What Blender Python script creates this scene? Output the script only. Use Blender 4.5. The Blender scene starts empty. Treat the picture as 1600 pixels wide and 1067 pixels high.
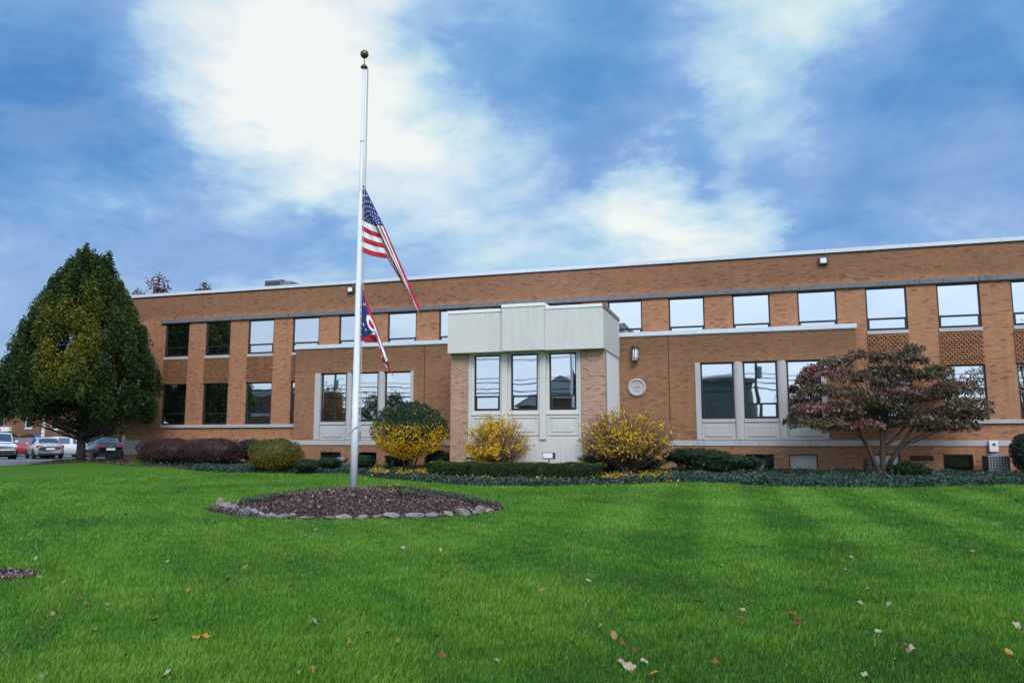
import bpy, math, random
import numpy as np
from mathutils import Vector, noise as mnoise

# ------------------------------------------------------------------ scene, camera, world, sun
scene = bpy.context.scene
COL = scene.collection
R = math.radians
F_PX, CX, CY, HC = 1208.0, 800.0, 533.5, 1.55      # focal length in photo pixels, image centre, eye height
PITCH = math.atan(153.5 / F_PX)
YAW = math.atan(370 / math.hypot(F_PX, 153.5))
cam_d = bpy.data.cameras.new('camera')
cam_d.sensor_width = 36.0
cam_d.lens = 36.0 * F_PX / 1600.0
cam_d.clip_start, cam_d.clip_end = 0.1, 3000.0
cam = bpy.data.objects.new('camera', cam_d)
COL.objects.link(cam)
cam.location = (0, 0, HC)
cam.rotation_euler = (math.pi / 2 + PITCH, 0, YAW)
scene.camera = cam

scene.view_settings.view_transform = 'Standard'
scene.view_settings.look = 'None'
scene.view_settings.gamma = 1.0
scene.view_settings.use_curve_mapping = False
scene.view_settings.exposure = 0.5

SUN_EL, SUN_AZ = R(42), R(152)          # azimuth measured clockwise from +Y
sd = bpy.data.lights.new('sun', 'SUN')
sd.energy = 1.5
sd.angle = R(28)
sd.color = (1.0, 0.96, 0.90)
sun = bpy.data.objects.new('sun', sd)
COL.objects.link(sun)
sun.rotation_euler = (math.pi / 2 - SUN_EL, 0, math.pi - SUN_AZ)
SUN_DIR = Vector((math.sin(SUN_AZ) * math.cos(SUN_EL), math.cos(SUN_AZ) * math.cos(SUN_EL), math.sin(SUN_EL)))

Fv = np.array([-math.sin(YAW), math.cos(YAW)])
Rv = np.array([math.cos(YAW), math.sin(YAW)])


def ray(x, y):
    u, v = (x - CX) / F_PX, -(y - CY) / F_PX
    fw = math.cos(PITCH) - v * math.sin(PITCH)
    up = math.sin(PITCH) + v * math.cos(PITCH)
    return (Fv[0] * fw + Rv[0] * u, Fv[1] * fw + Rv[1] * u, up)


def onY(x, y, Y):
    d = ray(x, y)
    t = Y / d[1]
    return Vector((d[0] * t, Y, HC + d[2] * t))


def atdepth(x, y, dep):
    """point seen at photo pixel x, y at a horizontal distance dep along the view axis"""
    d = ray(x, y)
    t = dep / (d[0] * Fv[0] + d[1] * Fv[1])
    return Vector((d[0] * t, d[1] * t, HC + d[2] * t))


def sstep(t):
    t = min(1.0, max(0.0, t))
    return t * t * (3 - 2 * t)


def ground_z(x, y):
    z = 0.30 * sstep((y - 20) / 11) + 0.15 * sstep((-x - 15) / 12) * sstep((y - 22) / 8)
    # the car park lies lower than the tree's rise
    z -= 0.22 * sstep((y - 33) / 7) * sstep((-x - 24) / 8)
    # the oval tree stands on a low mulched rise
    z += 0.20 * math.exp(-((x + 29.6) ** 2 + (y - 28.6) ** 2) / 11.0)
    return z


def onG(x, y):
    d = ray(x, y)
    t = (0 - HC) / d[2]
    for _ in range(40):
        z = ground_z(d[0] * t, d[1] * t)
        t = 0.5 * t + 0.5 * (z - HC) / d[2]
    return Vector((d[0] * t, d[1] * t, HC + d[2] * t))


def lin(c):
    return tuple(((v / 255) / 12.92 if v / 255 <= 0.04045 else ((v / 255 + 0.055) / 1.055) ** 2.4) for v in c)


# ------------------------------------------------------------------ node helper
class NT:
    def __init__(self, tree):
        self.t = tree
        self.n = tree.nodes
        self.l = tree.links

    def add(self, typ, **kw):
        nd = self.n.new(typ)
        for k, v in kw.items():
            setattr(nd, k, v)
        return nd

    def put(self, sock, v):
        if isinstance(v, bpy.types.NodeSocket):
            self.l.new(v, sock)
        elif v is not None:
            if sock.type == 'RGBA' and len(v) == 3:
                v = (*v, 1)
            sock.default_value = v

    def math(self, op, a, b=None, c=None, clamp=False):
        nd = self.add('ShaderNodeMath', operation=op, use_clamp=clamp)
        for s, v in zip(nd.inputs, (a, b, c)):
            self.put(s, v)
        return nd.outputs[0]

    def vmath(self, op, a, b=None, scale=None):
        nd = self.add('ShaderNodeVectorMath', operation=op)
        self.put(nd.inputs[0], a)
        if b is not None:
            self.put(nd.inputs[1], b)
        if scale is not None:
            self.put(nd.inputs['Scale'], scale)
        return nd.outputs['Value'] if op in ('DOT_PRODUCT', 'LENGTH') else nd.outputs[0]

    def mix(self, fac, a, b, blend='MIX'):
        nd = self.add('ShaderNodeMix', data_type='RGBA', blend_type=blend)
        self.put(nd.inputs[0], fac)
        self.put(nd.inputs[6], a)
        self.put(nd.inputs[7], b)
        return nd.outputs[2]

    def ramp(self, fac, stops, interp='LINEAR'):
        nd = self.add('ShaderNodeValToRGB')
        cr = nd.color_ramp
        cr.interpolation = interp
        while len(cr.elements) < len(stops):
            cr.elements.new(0.5)
        for e, (p, c) in zip(cr.elements, stops):
            e.position = p
            e.color = (*c, 1) if len(c) == 3 else c
        self.put(nd.inputs[0], fac)
        return nd.outputs[0]

    def noise(self, vec, scale, detail=4, rough=0.55, dist=0.0):
        nd = self.add('ShaderNodeTexNoise')
        self.put(nd.inputs['Vector'], vec)
        nd.inputs['Scale'].default_value = scale
        nd.inputs['Detail'].default_value = detail
        nd.inputs['Roughness'].default_value = rough
        nd.inputs['Distortion'].default_value = dist
        return nd

    def maprange(self, v, a, b, c, d, smooth=True):
        nd = self.add('ShaderNodeMapRange', interpolation_type='SMOOTHSTEP' if smooth else 'LINEAR')
        for s, q in zip(nd.inputs, (v, a, b, c, d)):
            self.put(s, q)
        return nd.outputs[0]


def build_world():
    w = bpy.data.worlds.new('World')
    scene.world = w
    w.use_nodes = True
    w.node_tree.nodes.clear()
    t = NT(w.node_tree)
    out = t.add('ShaderNodeOutputWorld')
    bg = t.add('ShaderNodeBackground')
    bg.inputs['Strength'].default_value = 0.1
    sky = t.add('ShaderNodeTexSky', sky_type='NISHITA')
    sky.sun_disc = False
    sky.sun_elevation = SUN_EL
    sky.sun_rotation = SUN_AZ
    d = t.add('ShaderNodeTexCoord').outputs['Generated']
    sep = t.add('ShaderNodeSeparateXYZ')
    t.put(sep.inputs[0], d)
    zz = t.math('ADD', t.math('MAXIMUM', sep.outputs[2], 0.0), 0.22)
    comb = t.add('ShaderNodeCombineXYZ')
    t.put(comb.inputs[0], t.math('DIVIDE', sep.outputs[0], zz))
    t.put(comb.inputs[1], t.math('DIVIDE', sep.outputs[1], zz))
    comb.inputs[2].default_value = 3.7
    p = comb.outputs[0]
    n1 = t.noise(p, 1.1, 8, 0.52, 0.5)
    n2 = t.noise(p, 3.4, 8, 0.58, 0.8)
    warp = t.noise(p, 2.0, 8, 0.62)
    wv = t.vmath('SCALE', t.vmath('SUBTRACT', warp.outputs['Color'], (0.5, 0.5, 0.5)), scale=0.34)
    dw = t.vmath('NORMALIZE', t.vmath('ADD', d, wv))
    n3 = t.noise(p, 7.5, 8, 0.6, 1.2)
    val = t.math('ADD', t.math('MULTIPLY', n1.outputs[0], 1.15), t.math('MULTIPLY', n2.outputs[0], 0.60))
    val = t.math('ADD', val, t.math('MULTIPLY', n3.outputs[0], 0.22))
    val = t.math('SUBTRACT', val, 0.47)
    # broad bright breaks and dark banks of the overcast, by compass direction
    blobs = [  # photo x, y, angular radius (deg), weight
        (400, 30, 9, 0.50), (350, 110, 5, 0.14), (440, 190, 5, 0.26), (500, 60, 5, 0.2), (620, 210, 6, 0.16), (640, 260, 6, 0.16), (1040, 325, 5, 0.52), (960, 350, 5, 0.28), (720, 240, 6, 0.22),
        (1250, 105, 6, 0.40), (1130, 40, 5, 0.2), (1400, 20, 7, 0.2), (1500, 320, 5, 0.22), (1230, 365, 7, 0.26), (1400, 350, 5, 0.2), (560, 400, 8, 0.10),
        (900, 385, 8, 0.26), (1590, 280, 4, 0.2), (260, 340, 6, 0.16), (330, 420, 6, 0.2), (100, 60, 8, 0.05),
        (770, 50, 9, -0.34), (900, 130, 9, -0.42), (1000, 150, 7, -0.2), (1550, 150, 11, -0.52), (1420, 190, 8, -0.26), (1200, 280, 7, -0.34), (140, 110, 8, -0.34), (60, 200, 7, -0.2), (1590, 40, 8, -0.3),
        (30, 330, 10, -0.42), (330, 300, 6, -0.34), (420, 270, 5, -0.14), (1330, 290, 6, -0.26), (10, 60, 8, -0.14), (680, 110, 5, -0.2), (60, 430, 6, -0.2)]
    for x, y, rad, wgt in blobs:
        c = Vector(ray(x, y)).normalized()
        dt = t.vmath('DOT_PRODUCT', dw, tuple(c))
        val = t.math('ADD', val, t.maprange(dt, math.cos(R(rad * 1.45)), math.cos(R(rad * 0.1)), 0.0, wgt * (0.60 if wgt > 0 else 0.52)))
    val = t.math('ADD', t.math('MULTIPLY', val, 0.92), 0.07)
    col = t.ramp(val, [(0.0, lin((76, 134, 202))), (0.22, lin((102, 154, 214))), (0.42, lin((134, 176, 228))), (0.60, lin((178, 212, 240))),
                       (0.80, lin((216, 234, 246))), (1.0, lin((250, 252, 250)))])
    # greyer and more lilac cloud bellies among the bluer ones
    n4 = t.noise(p, 2.1, 7, 0.6, 0.6)
    gm = t.math('MULTIPLY', t.maprange(n4.outputs[0], 0.42, 0.62, 0.0, 1.0), t.maprange(val, 0.75, 0.45, 0.0, 0.45))
    col = t.mix(gm, col, lin((140, 174, 219)))
    col = t.mix(t.maprange(n4.outputs[0], 0.5, 0.36, 0.0, 0.6), col, t.mix(1.0, col, (0.96, 1.05, 0.98), 'MULTIPLY'))
    # sky low down is paler
    low = t.maprange(sep.outputs[2], 0.02, 0.30, 0.35, 0.0)
    col = t.mix(low, col, lin((196, 210, 232)))
    # veiled sun behind the camera: that side of the overcast is brighter and whiter
    sdv = t.vmath('DOT_PRODUCT', d, tuple(SUN_DIR))
    glow = t.maprange(sdv, -0.05, 1.0, 0.0, 1.0)
    back = t.maprange(sep.outputs[1], 0.15, -0.45, 0.0, 1.0)
    col = t.mix(t.math('MULTIPLY', back, 0.58), col, lin((216, 226, 238)))
    amp = t.math('ADD', 0.70, t.math('MULTIPLY', glow, 0.55))
    cl = t.vmath('SCALE', col, scale=t.math('MULTIPLY', amp, 10.0))
    fin = t.mix(0.93, sky.outputs[0], cl)
    t.put(bg.inputs['Color'], fin)
    t.put(out.inputs[0], bg.outputs[0])


build_world()

# ------------------------------------------------------------------ materials
MATS = {}


def new_mat(name):
    m = bpy.data.materials.new(name)
    m.use_nodes = True
    m.node_tree.nodes.clear()
    t = NT(m.node_tree)
    out = t.add('ShaderNodeOutputMaterial')
    MATS[name] = m
    return m, t, out


def principled(t, out, base, rough=0.6, metal=0.0, spec=0.4, normal=None):
    b = t.add('ShaderNodeBsdfPrincipled')
    t.put(b.inputs['Base Color'], base)
    t.put(b.inputs['Roughness'], rough)
    b.inputs['Metallic'].default_value = metal
    b.inputs['Specular IOR Level'].default_value = spec
    if normal is not None:
        t.put(b.inputs['Normal'], normal)
    t.put(out.inputs[0], b.outputs[0])
    return b


def bump(t, h, strength=0.3, dist=0.02):
    b = t.add('ShaderNodeBump')
    b.inputs['Strength'].default_value = strength
    b.inputs['Distance'].default_value = dist
    t.put(b.inputs['Height'], h)
    return b.outputs[0]


def simple(name, col, rough=0.6, metal=0.0, spec=0.4, var=0.15, scale=6.0, bmp=0.0):
    m, t, out = new_mat(name)
    co = t.add('ShaderNodeTexCoord').outputs['Object']
    n = t.noise(co, scale, 5, 0.6)
    c = t.mix(n.outputs[0], tuple(v * (1 - var) for v in col), tuple(min(1, v * (1 + var)) for v in col))
    nr = bump(t, n.outputs[0], bmp, 0.01) if bmp else None
    principled(t, out, c, rough, metal, spec, nr)
    return m


def brick(name, stops, mortar, stain=(0.6, 0.55, 0.55), stain_amt=0.3, low_z=None, seed=0.0, mortar_size=0.006):
    m, t, out = new_mat(name)
    co = t.add('ShaderNodeTexCoord').outputs['Object']
    sep = t.add('ShaderNodeSeparateXYZ')
    t.put(sep.inputs[0], co)
    cb = t.add('ShaderNodeCombineXYZ')
    t.put(cb.inputs[0], t.math('ADD', t.math('ADD', sep.outputs[0], sep.outputs[1]), 100.0 + seed))
    t.put(cb.inputs[1], sep.outputs[2])
    bt = t.add('ShaderNodeTexBrick')
    t.put(bt.inputs['Vector'], cb.outputs[0])
    t.put(bt.inputs['Color1'], (0, 0, 0))
    t.put(bt.inputs['Color2'], (1, 1, 1))
    t.put(bt.inputs['Mortar'], (0.5, 0.5, 0.5))
    bt.inputs['Scale'].default_value = 1.0
    bt.inputs['Mortar Size'].default_value = mortar_size
    bt.inputs['Mortar Smooth'].default_value = 0.1
    bt.inputs['Brick Width'].default_value = 0.203
    bt.inputs['Row Height'].default_value = 0.0677
    base = t.ramp(bt.outputs['Color'], stops)
    n = t.noise(co, 0.35, 6, 0.6)
    n2 = t.noise(co, 2.2, 5, 0.65)
    n3 = t.noise(co, 40, 3, 0.6)
    base = t.mix(t.maprange(n.outputs[0], 0.42, 0.68, 0, stain_amt), base, t.mix(1.0, base, stain, 'MULTIPLY'))
    base = t.mix(t.maprange(n2.outputs[0], 0.5, 0.75, 0, 0.35), base, t.mix(1.0, base, (0.78, 0.74, 0.72), 'MULTIPLY'))
    base = t.mix(0.25, base, t.mix(1.0, base, n3.outputs['Color'], 'OVERLAY'))
    mps = t.add('ShaderNodeMapping')
    t.put(mps.inputs[0], co)
    mps.inputs['Scale'].default_value = (3.5, 3.5, 0.22)
    ns = t.noise(mps.outputs[0], 1.3, 5, 0.6)
    base = t.mix(t.maprange(ns.outputs[0], 0.48, 0.72, 0, 0.45), base, t.mix(1.0, base, (0.70, 0.66, 0.66), 'MULTIPLY'))
    if low_z:       # soot and weather streaks above the stone lintel
        a, b, dark = low_z
        msk = t.maprange(t.math('ADD', sep.outputs[2], t.math('MULTIPLY', n2.outputs[0], 0.5)), a, b, 0, 1)
        base = t.mix(msk, base, t.mix(1.0, base, dark, 'MULTIPLY'))
    # scattered pale efflorescence along the joints
    vor = t.noise(cb.outputs[0], 0.8, 3, 0.5)
    eff = t.math('MULTIPLY', bt.outputs['Fac'], t.maprange(vor.outputs[0], 0.62, 0.72, 0, 0.30))
    c = t.mix(bt.outputs['Fac'], base, mortar)
    c = t.mix(eff, c, (0.62, 0.56, 0.50))
    h = t.math('SUBTRACT', 1.0, bt.outputs['Fac'])
    principled(t, out, c, 0.85, 0, 0.25, bump(t, h, 0.5, 0.006))
    return m


def concrete(name, col, streak=0.5, tint=(0.55, 0.62, 0.55), rough=0.8):
    m, t, out = new_mat(name)
    co = t.add('ShaderNodeTexCoord').outputs['Object']
    mp = t.add('ShaderNodeMapping')
    t.put(mp.inputs[0], co)
    mp.inputs['Scale'].default_value = (7, 7, 0.55)
    st = t.noise(mp.outputs[0], 1.6, 6, 0.65)
    n = t.noise(co, 1.1, 6, 0.6)
    fine = t.noise(co, 45, 3, 0.6)
    msk = t.math('MULTIPLY', t.maprange(st.outputs[0], 0.42, 0.75, 0, 1), t.maprange(n.outputs[0], 0.36, 0.66, 0.1, 1))
    c = t.mix(t.math('MULTIPLY', msk, streak), col, t.mix(1.0, col, tint, 'MULTIPLY'))
    c = t.mix(0.12, c, fine.outputs['Color'], 'OVERLAY')
    principled(t, out, c, rough, 0, 0.3, bump(t, fine.outputs[0], 0.12, 0.005))
    return m


def leafmat(name, stops, transl=0.25, rough=0.55, spec=0.3):
    m, t, out = new_mat(name)
    at = t.add('ShaderNodeAttribute', attribute_name='tone')
    c = t.ramp(at.outputs['Fac'], stops)
    b = t.add('ShaderNodeBsdfPrincipled')
    t.put(b.inputs['Base Color'], c)
    b.inputs['Roughness'].default_value = rough
    b.inputs['Specular IOR Level'].default_value = spec
    tr = t.add('ShaderNodeBsdfTranslucent')
    t.put(tr.inputs[0], c)
    mx = t.add('ShaderNodeMixShader')
    mx.inputs[0].default_value = transl
    t.l.new(b.outputs[0], mx.inputs[1])
    t.l.new(tr.outputs[0], mx.inputs[2])
    t.put(out.inputs[0], mx.outputs[0])
    return m


def glassmat(name, tint, wob=0.13, dark=0.16):
    m, t, out = new_mat(name)
    co = t.add('ShaderNodeTexCoord').outputs['Object']
    n = t.noise(co, 0.75, 2, 0.4)
    nr = bump(t, n.outputs[0], wob, 0.02)
    g = t.add('ShaderNodeBsdfGlossy')
    t.put(g.inputs['Color'], tint)
    g.inputs['Roughness'].default_value = 0.015
    t.put(g.inputs['Normal'], nr)
    df = t.add('ShaderNodeBsdfDiffuse')
    t.put(df.inputs['Color'], (0.012, 0.013, 0.016))
    mx = t.add('ShaderNodeMixShader')
    mx.inputs[0].default_value = 1 - dark
    t.l.new(df.outputs[0], mx.inputs[1])
    t.l.new(g.outputs[0], mx.inputs[2])
    t.put(out.inputs[0], mx.outputs[0])
    return m


BR_MAIN = [(0.0, (0.235, 0.10, 0.064)), (0.04, (0.28, 0.122, 0.074)), (0.08, (0.385, 0.170, 0.090)), (0.6, (0.430, 0.194, 0.100)), (1.0, (0.475, 0.225, 0.122))]
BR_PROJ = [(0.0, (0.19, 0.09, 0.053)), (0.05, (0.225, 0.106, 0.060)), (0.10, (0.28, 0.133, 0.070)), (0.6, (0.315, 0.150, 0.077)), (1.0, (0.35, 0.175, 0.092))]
BR_PORT = [(0.0, (0.15, 0.075, 0.06)), (0.08, (0.30, 0.15, 0.105)), (0.5, (0.40, 0.205, 0.145)), (1.0, (0.46, 0.26, 0.19))]
BR_BASK = [(0.0, (0.25, 0.115, 0.060)), (1.0, (0.42, 0.205, 0.11))]
brick('brick_main', BR_MAIN, (0.26, 0.185, 0.14), low_z=(7.75, 8.15, (0.63, 0.61, 0.60)))
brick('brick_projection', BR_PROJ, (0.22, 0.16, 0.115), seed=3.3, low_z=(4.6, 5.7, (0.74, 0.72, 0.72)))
brick('brick_portico', BR_PORT, (0.52, 0.42, 0.35), seed=7.1, mortar_size=0.009)
brick('brick_basket', BR_BASK, (0.17, 0.09, 0.05), seed=1.1)
brick('brick_far', [(0, (0.12, 0.055, 0.035)), (1, (0.24, 0.115, 0.065))], (0.2, 0.15, 0.12))
concrete('concrete_portico', (0.605, 0.60, 0.595), 0.6, (0.69, 0.70, 0.68))
concrete('stone_pale', (0.46, 0.45, 0.47), 0.6, (0.68, 0.68, 0.68))
concrete('stone_band', (0.44, 0.43, 0.45), 0.8, (0.55, 0.55, 0.57))
concrete('stone_dark', (0.17, 0.17, 0.19), 1.0, (0.42, 0.42, 0.46))
concrete('metal_coping', (0.60, 0.65, 0.74), 0.25, (0.8, 0.8, 0.82), 0.45)
concrete('white_panel', (0.78, 0.79, 0.81), 0.3, (0.85, 0.86, 0.84))
simple('brown_metal', (0.20, 0.16, 0.17), 0.5)
simple('frame_dark', (0.022, 0.018, 0.022), 0.35)
simple('roof_grey', (0.16, 0.16, 0.17), 0.9, bmp=0.3)
simple('joint_dark', (0.06, 0.035, 0.025), 0.9)
glassmat('glass', (0.76, 0.81, 0.85))
glassmat('glass_dull', (0.09, 0.08, 0.085), 0.2, 0.45)
simple('glass_painted_reflection', (0.34, 0.34, 0.335), 0.25, 0, 0.5, var=.25, scale=1.5)  # pale reflection in one basement pane, painted into its base colour
simple('board_white', (0.62, 0.62, 0.66), 0.7)
simple('metal_grey', (0.30, 0.31, 0.34), 0.45, 0.3)
simple('metal_dark', (0.06, 0.06, 0.07), 0.5)
simple('metal_blue_grey', (0.22, 0.23, 0.30), 0.5, 0.2)
simple('black', (0.012, 0.012, 0.013), 0.6)
simple('white_paint', (0.72, 0.73, 0.77), 0.35, 0.0, 0.5, var=0.06)
simple('pole_white', (0.66, 0.68, 0.75), 0.32, 0.0, 0.5, var=0.05, scale=3)
simple('bronze', (0.12, 0.105, 0.065), 0.35, 0.85, var=0.35, scale=20)
simple('lamp_glass', (0.78, 0.80, 0.86), 0.15, 0.0, 0.6, var=0.03)
simple('rope', (0.42, 0.42, 0.44), 0.8)
simple('asphalt', (0.16, 0.165, 0.19), 0.85, bmp=0.25, scale=14)
simple('road_asphalt', (0.20, 0.20, 0.21), 0.9, bmp=0.2, scale=9)
simple('kerb_stone', (0.42, 0.42, 0.42), 0.85, bmp=0.2, scale=14)
simple('line_paint', (0.62, 0.62, 0.62), 0.7)
simple('wood_pole', (0.12, 0.085, 0.06), 0.9, bmp=0.4, scale=14)
simple('wire', (0.02, 0.02, 0.022), 0.7)
simple('tank_grey', (0.12, 0.14, 0.15), 0.8, scale=1.0, var=0.3)
simple('roof_tile', (0.13, 0.12, 0.12), 0.9, bmp=0.3)
simple('sign_blue', (0.02, 0.10, 0.48), 0.4)
simple('white', (0.74, 0.74, 0.75), 0.5, var=0.04)
simple('tyre', (0.018, 0.018, 0.019), 0.85)
simple('rim_silver', (0.55, 0.56, 0.58), 0.3, 0.8)
simple('gold', (0.6, 0.42, 0.10), 0.3, 0.8)
simple('chrome', (0.66, 0.68, 0.72), 0.12, 0.95)
simple('trim_black', (0.02, 0.02, 0.022), 0.5)
simple('bark_dark', (0.050, 0.040, 0.034), 0.95, bmp=0.7, scale=18, var=0.35)
simple('bark_dogwood', (0.075, 0.056, 0.048), 0.95, bmp=0.7, scale=22, var=0.35)
simple('twig', (0.11, 0.065, 0.070), 0.9, scale=12, var=0.35)
simple('tail_red', (0.42, 0.012, 0.02), 0.15, 0, 0.6)
simple('flag_red', (0.42, 0.018, 0.045), 0.75)
simple('flag_white', (0.74, 0.75, 0.80), 0.75, var=0.04)
simple('flag_blue', (0.012, 0.03, 0.14), 0.75)
glassmat('car_glass', (0.30, 0.34, 0.38), 0.05, 0.4)


def paint(name, col, metal=0.0):
    m, t, out = new_mat(name)
    b = principled(t, out, col, 0.28, metal, 0.5)
    b.inputs['Coat Weight'].default_value = 0.7
    b.inputs['Coat Roughness'].default_value = 0.06
    return m


paint('paint_silver', (0.56, 0.54, 0.53), 0.1)
paint('paint_black', (0.012, 0.013, 0.02))
paint('paint_white', (0.72, 0.74, 0.78))
paint('paint_red', (0.38, 0.015, 0.018))
paint('paint_blue_grey', (0.22, 0.27, 0.36), 0.4)
paint('paint_grey', (0.12, 0.15, 0.17), 0.3)

leafmat('leaf_hornbeam', [(0, (0.014, 0.036, 0.012)), (0.4, (0.028, 0.064, 0.015)), (0.62, (0.062, 0.098, 0.016)), (0.82, (0.165, 0.170, 0.020)), (1, (0.28, 0.225, 0.025))], 0.3)
leafmat('leaf_dogwood', [(0, (0.040, 0.060, 0.024)), (0.25, (0.085, 0.095, 0.040)), (0.42, (0.16, 0.105, 0.066)), (0.6, (0.225, 0.110, 0.105)), (0.84, (0.33, 0.21, 0.22)), (0.92, (0.22, 0.035, 0.045)), (1, (0.36, 0.03, 0.06))], 0.2)
leafmat('leaf_barberry', [(0, (0.030, 0.020, 0.018)), (0.5, (0.072, 0.030, 0.030)), (0.85, (0.12, 0.045, 0.050)), (1, (0.05, 0.075, 0.03))], 0.15)
leafmat('leaf_privet', [(0, (0.020, 0.042, 0.024)), (0.4, (0.045, 0.088, 0.048)), (0.6, (0.075, 0.12, 0.055)), (0.72, (0.66, 0.40, 0.015)), (0.9, (0.88, 0.58, 0.02)), (1, (0.78, 0.38, 0.02))], 0.3)
leafmat('leaf_mound', [(0, (0.05, 0.06, 0.018)), (0.35, (0.11, 0.11, 0.022)), (0.6, (0.24, 0.16, 0.02)), (0.85, (0.36, 0.19, 0.016)), (1, (0.34, 0.11, 0.016))], 0.2)
leafmat('leaf_yew', [(0, (0.010, 0.024, 0.012)), (0.6, (0.022, 0.052, 0.020)), (1, (0.050, 0.090, 0.028))], 0.1)
leafmat('leaf_boxwood', [(0, (0.016, 0.034, 0.010)), (0.55, (0.040, 0.072, 0.016)), (0.85, (0.085, 0.12, 0.022)), (0.95, (0.14, 0.15, 0.03)), (1, (0.50, 0.36, 0.03))], 0.15)
leafmat('leaf_yellow', [(0, (0.52, 0.25, 0.03)), (0.5, (0.84, 0.52, 0.025)), (1, (0.90, 0.66, 0.06))], 0.35)
leafmat('leaf_dark_shrub', [(0, (0.014, 0.028, 0.024)), (1, (0.042, 0.062, 0.055))], 0.1)
leafmat('leaf_ivy', [(0, (0.018, 0.040, 0.030)), (0.5, (0.045, 0.086, 0.066)), (0.88, (0.095, 0.150, 0.120)), (0.94, (0.06, 0.13, 0.05)), (1, (0.10, 0.18, 0.06))], 0.15)
leafmat('leaf_orange', [(0, (0.10, 0.05, 0.02)), (0.5, (0.22, 0.09, 0.02)), (1, (0.30, 0.16, 0.04))], 0.3)
leafmat('leaf_redtop', [(0, (0.10, 0.05, 0.07)), (0.5, (0.22, 0.07, 0.08)), (1, (0.28, 0.12, 0.10))], 0.3)
leafmat('grass', [(0, (0.030, 0.100, 0.022)), (0.3, (0.080, 0.215, 0.024)), (0.6, (0.165, 0.345, 0.034)), (0.92, (0.26, 0.42, 0.080)), (1, (0.26, 0.28, 0.12))], 0.35, 0.5, 0.3)
leafmat('mulch_chip', [(0, (0.065, 0.040, 0.038)), (0.5, (0.175, 0.105, 0.095)), (0.85, (0.30, 0.21, 0.19)), (1, (0.50, 0.41, 0.38))], 0.0, 0.9)
leafmat('sedum', [(0, (0.04, 0.055, 0.035)), (0.5, (0.085, 0.11, 0.075)), (0.8, (0.16, 0.16, 0.12)), (1, (0.20, 0.13, 0.09))], 0.15)
for nm, c1, c2 in (('dead_leaf_tan', (0.36, 0.24, 0.13), (0.22, 0.11, 0.05)), ('dead_leaf_rust', (0.24, 0.085, 0.03), (0.11, 0.04, 0.02)),
                   ('dead_leaf_pale', (0.44, 0.37, 0.29), (0.28, 0.20, 0.14)), ('dead_leaf_gold', (0.50, 0.28, 0.04), (0.36, 0.15, 0.03))):
    m_, t_, o_ = new_mat(nm)
    co_ = t_.add('ShaderNodeTexCoord').outputs['Object']
    n_ = t_.noise(co_, 30, 4, 0.6)
    principled(t_, o_, t_.mix(t_.maprange(n_.outputs[0], 0.35, 0.65, 0, 1), c1, c2), 0.75, 0, 0.3)

# soil / lawn base
m_, t_, o_ = new_mat('lawn_base')
co_ = t_.add('ShaderNodeTexCoord').outputs['Object']
n_ = t_.noise(co_, 60, 4, 0.7)
n2_ = t_.noise(co_, 0.4, 4, 0.6)
c_ = t_.ramp(n_.outputs[0], [(0.3, (0.030, 0.090, 0.010)), (0.7, (0.10, 0.24, 0.024))])
c_ = t_.mix(t_.maprange(n2_.outputs[0], 0.4, 0.7, 0, 0.4), c_, (0.05, 0.12, 0.02))
principled(t_, o_, c_, 0.9, 0, 0.1, bump(t_, n_.outputs[0], 0.6, 0.03))
m_, t_, o_ = new_mat('mulch_base')
co_ = t_.add('ShaderNodeTexCoord').outputs['Object']
n_ = t_.noise(co_, 55, 5, 0.7)
c_ = t_.ramp(n_.outputs[0], [(0.3, (0.04, 0.024, 0.023)), (0.55, (0.11, 0.066, 0.064)), (0.8, (0.21, 0.145, 0.14))])
principled(t_, o_, c_, 0.95, 0, 0.1, bump(t_, n_.outputs[0], 0.9, 0.04))
m_, t_, o_ = new_mat('rock')
co_ = t_.add('ShaderNodeTexCoord').outputs['Object']
oi_ = t_.add('ShaderNodeObjectInfo')
n_ = t_.noise(co_, 9, 6, 0.65)
base_ = t_.ramp(oi_.outputs['Random'], [(0, (0.20, 0.165, 0.165)), (0.3, (0.30, 0.28, 0.29)), (0.55, (0.18, 0.19, 0.225)), (0.75, (0.34, 0.31, 0.275)), (1, (0.27, 0.215, 0.165))])
c_ = t_.mix(t_.maprange(n_.outputs[0], 0.4, 0.7, 0, 0.75), base_, t_.mix(1.0, base_, (0.42, 0.38, 0.38), 'MULTIPLY'))
principled(t_, o_, c_, 0.9, 0, 0.2, bump(t_, n_.outputs[0], 0.5, 0.02))


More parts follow.
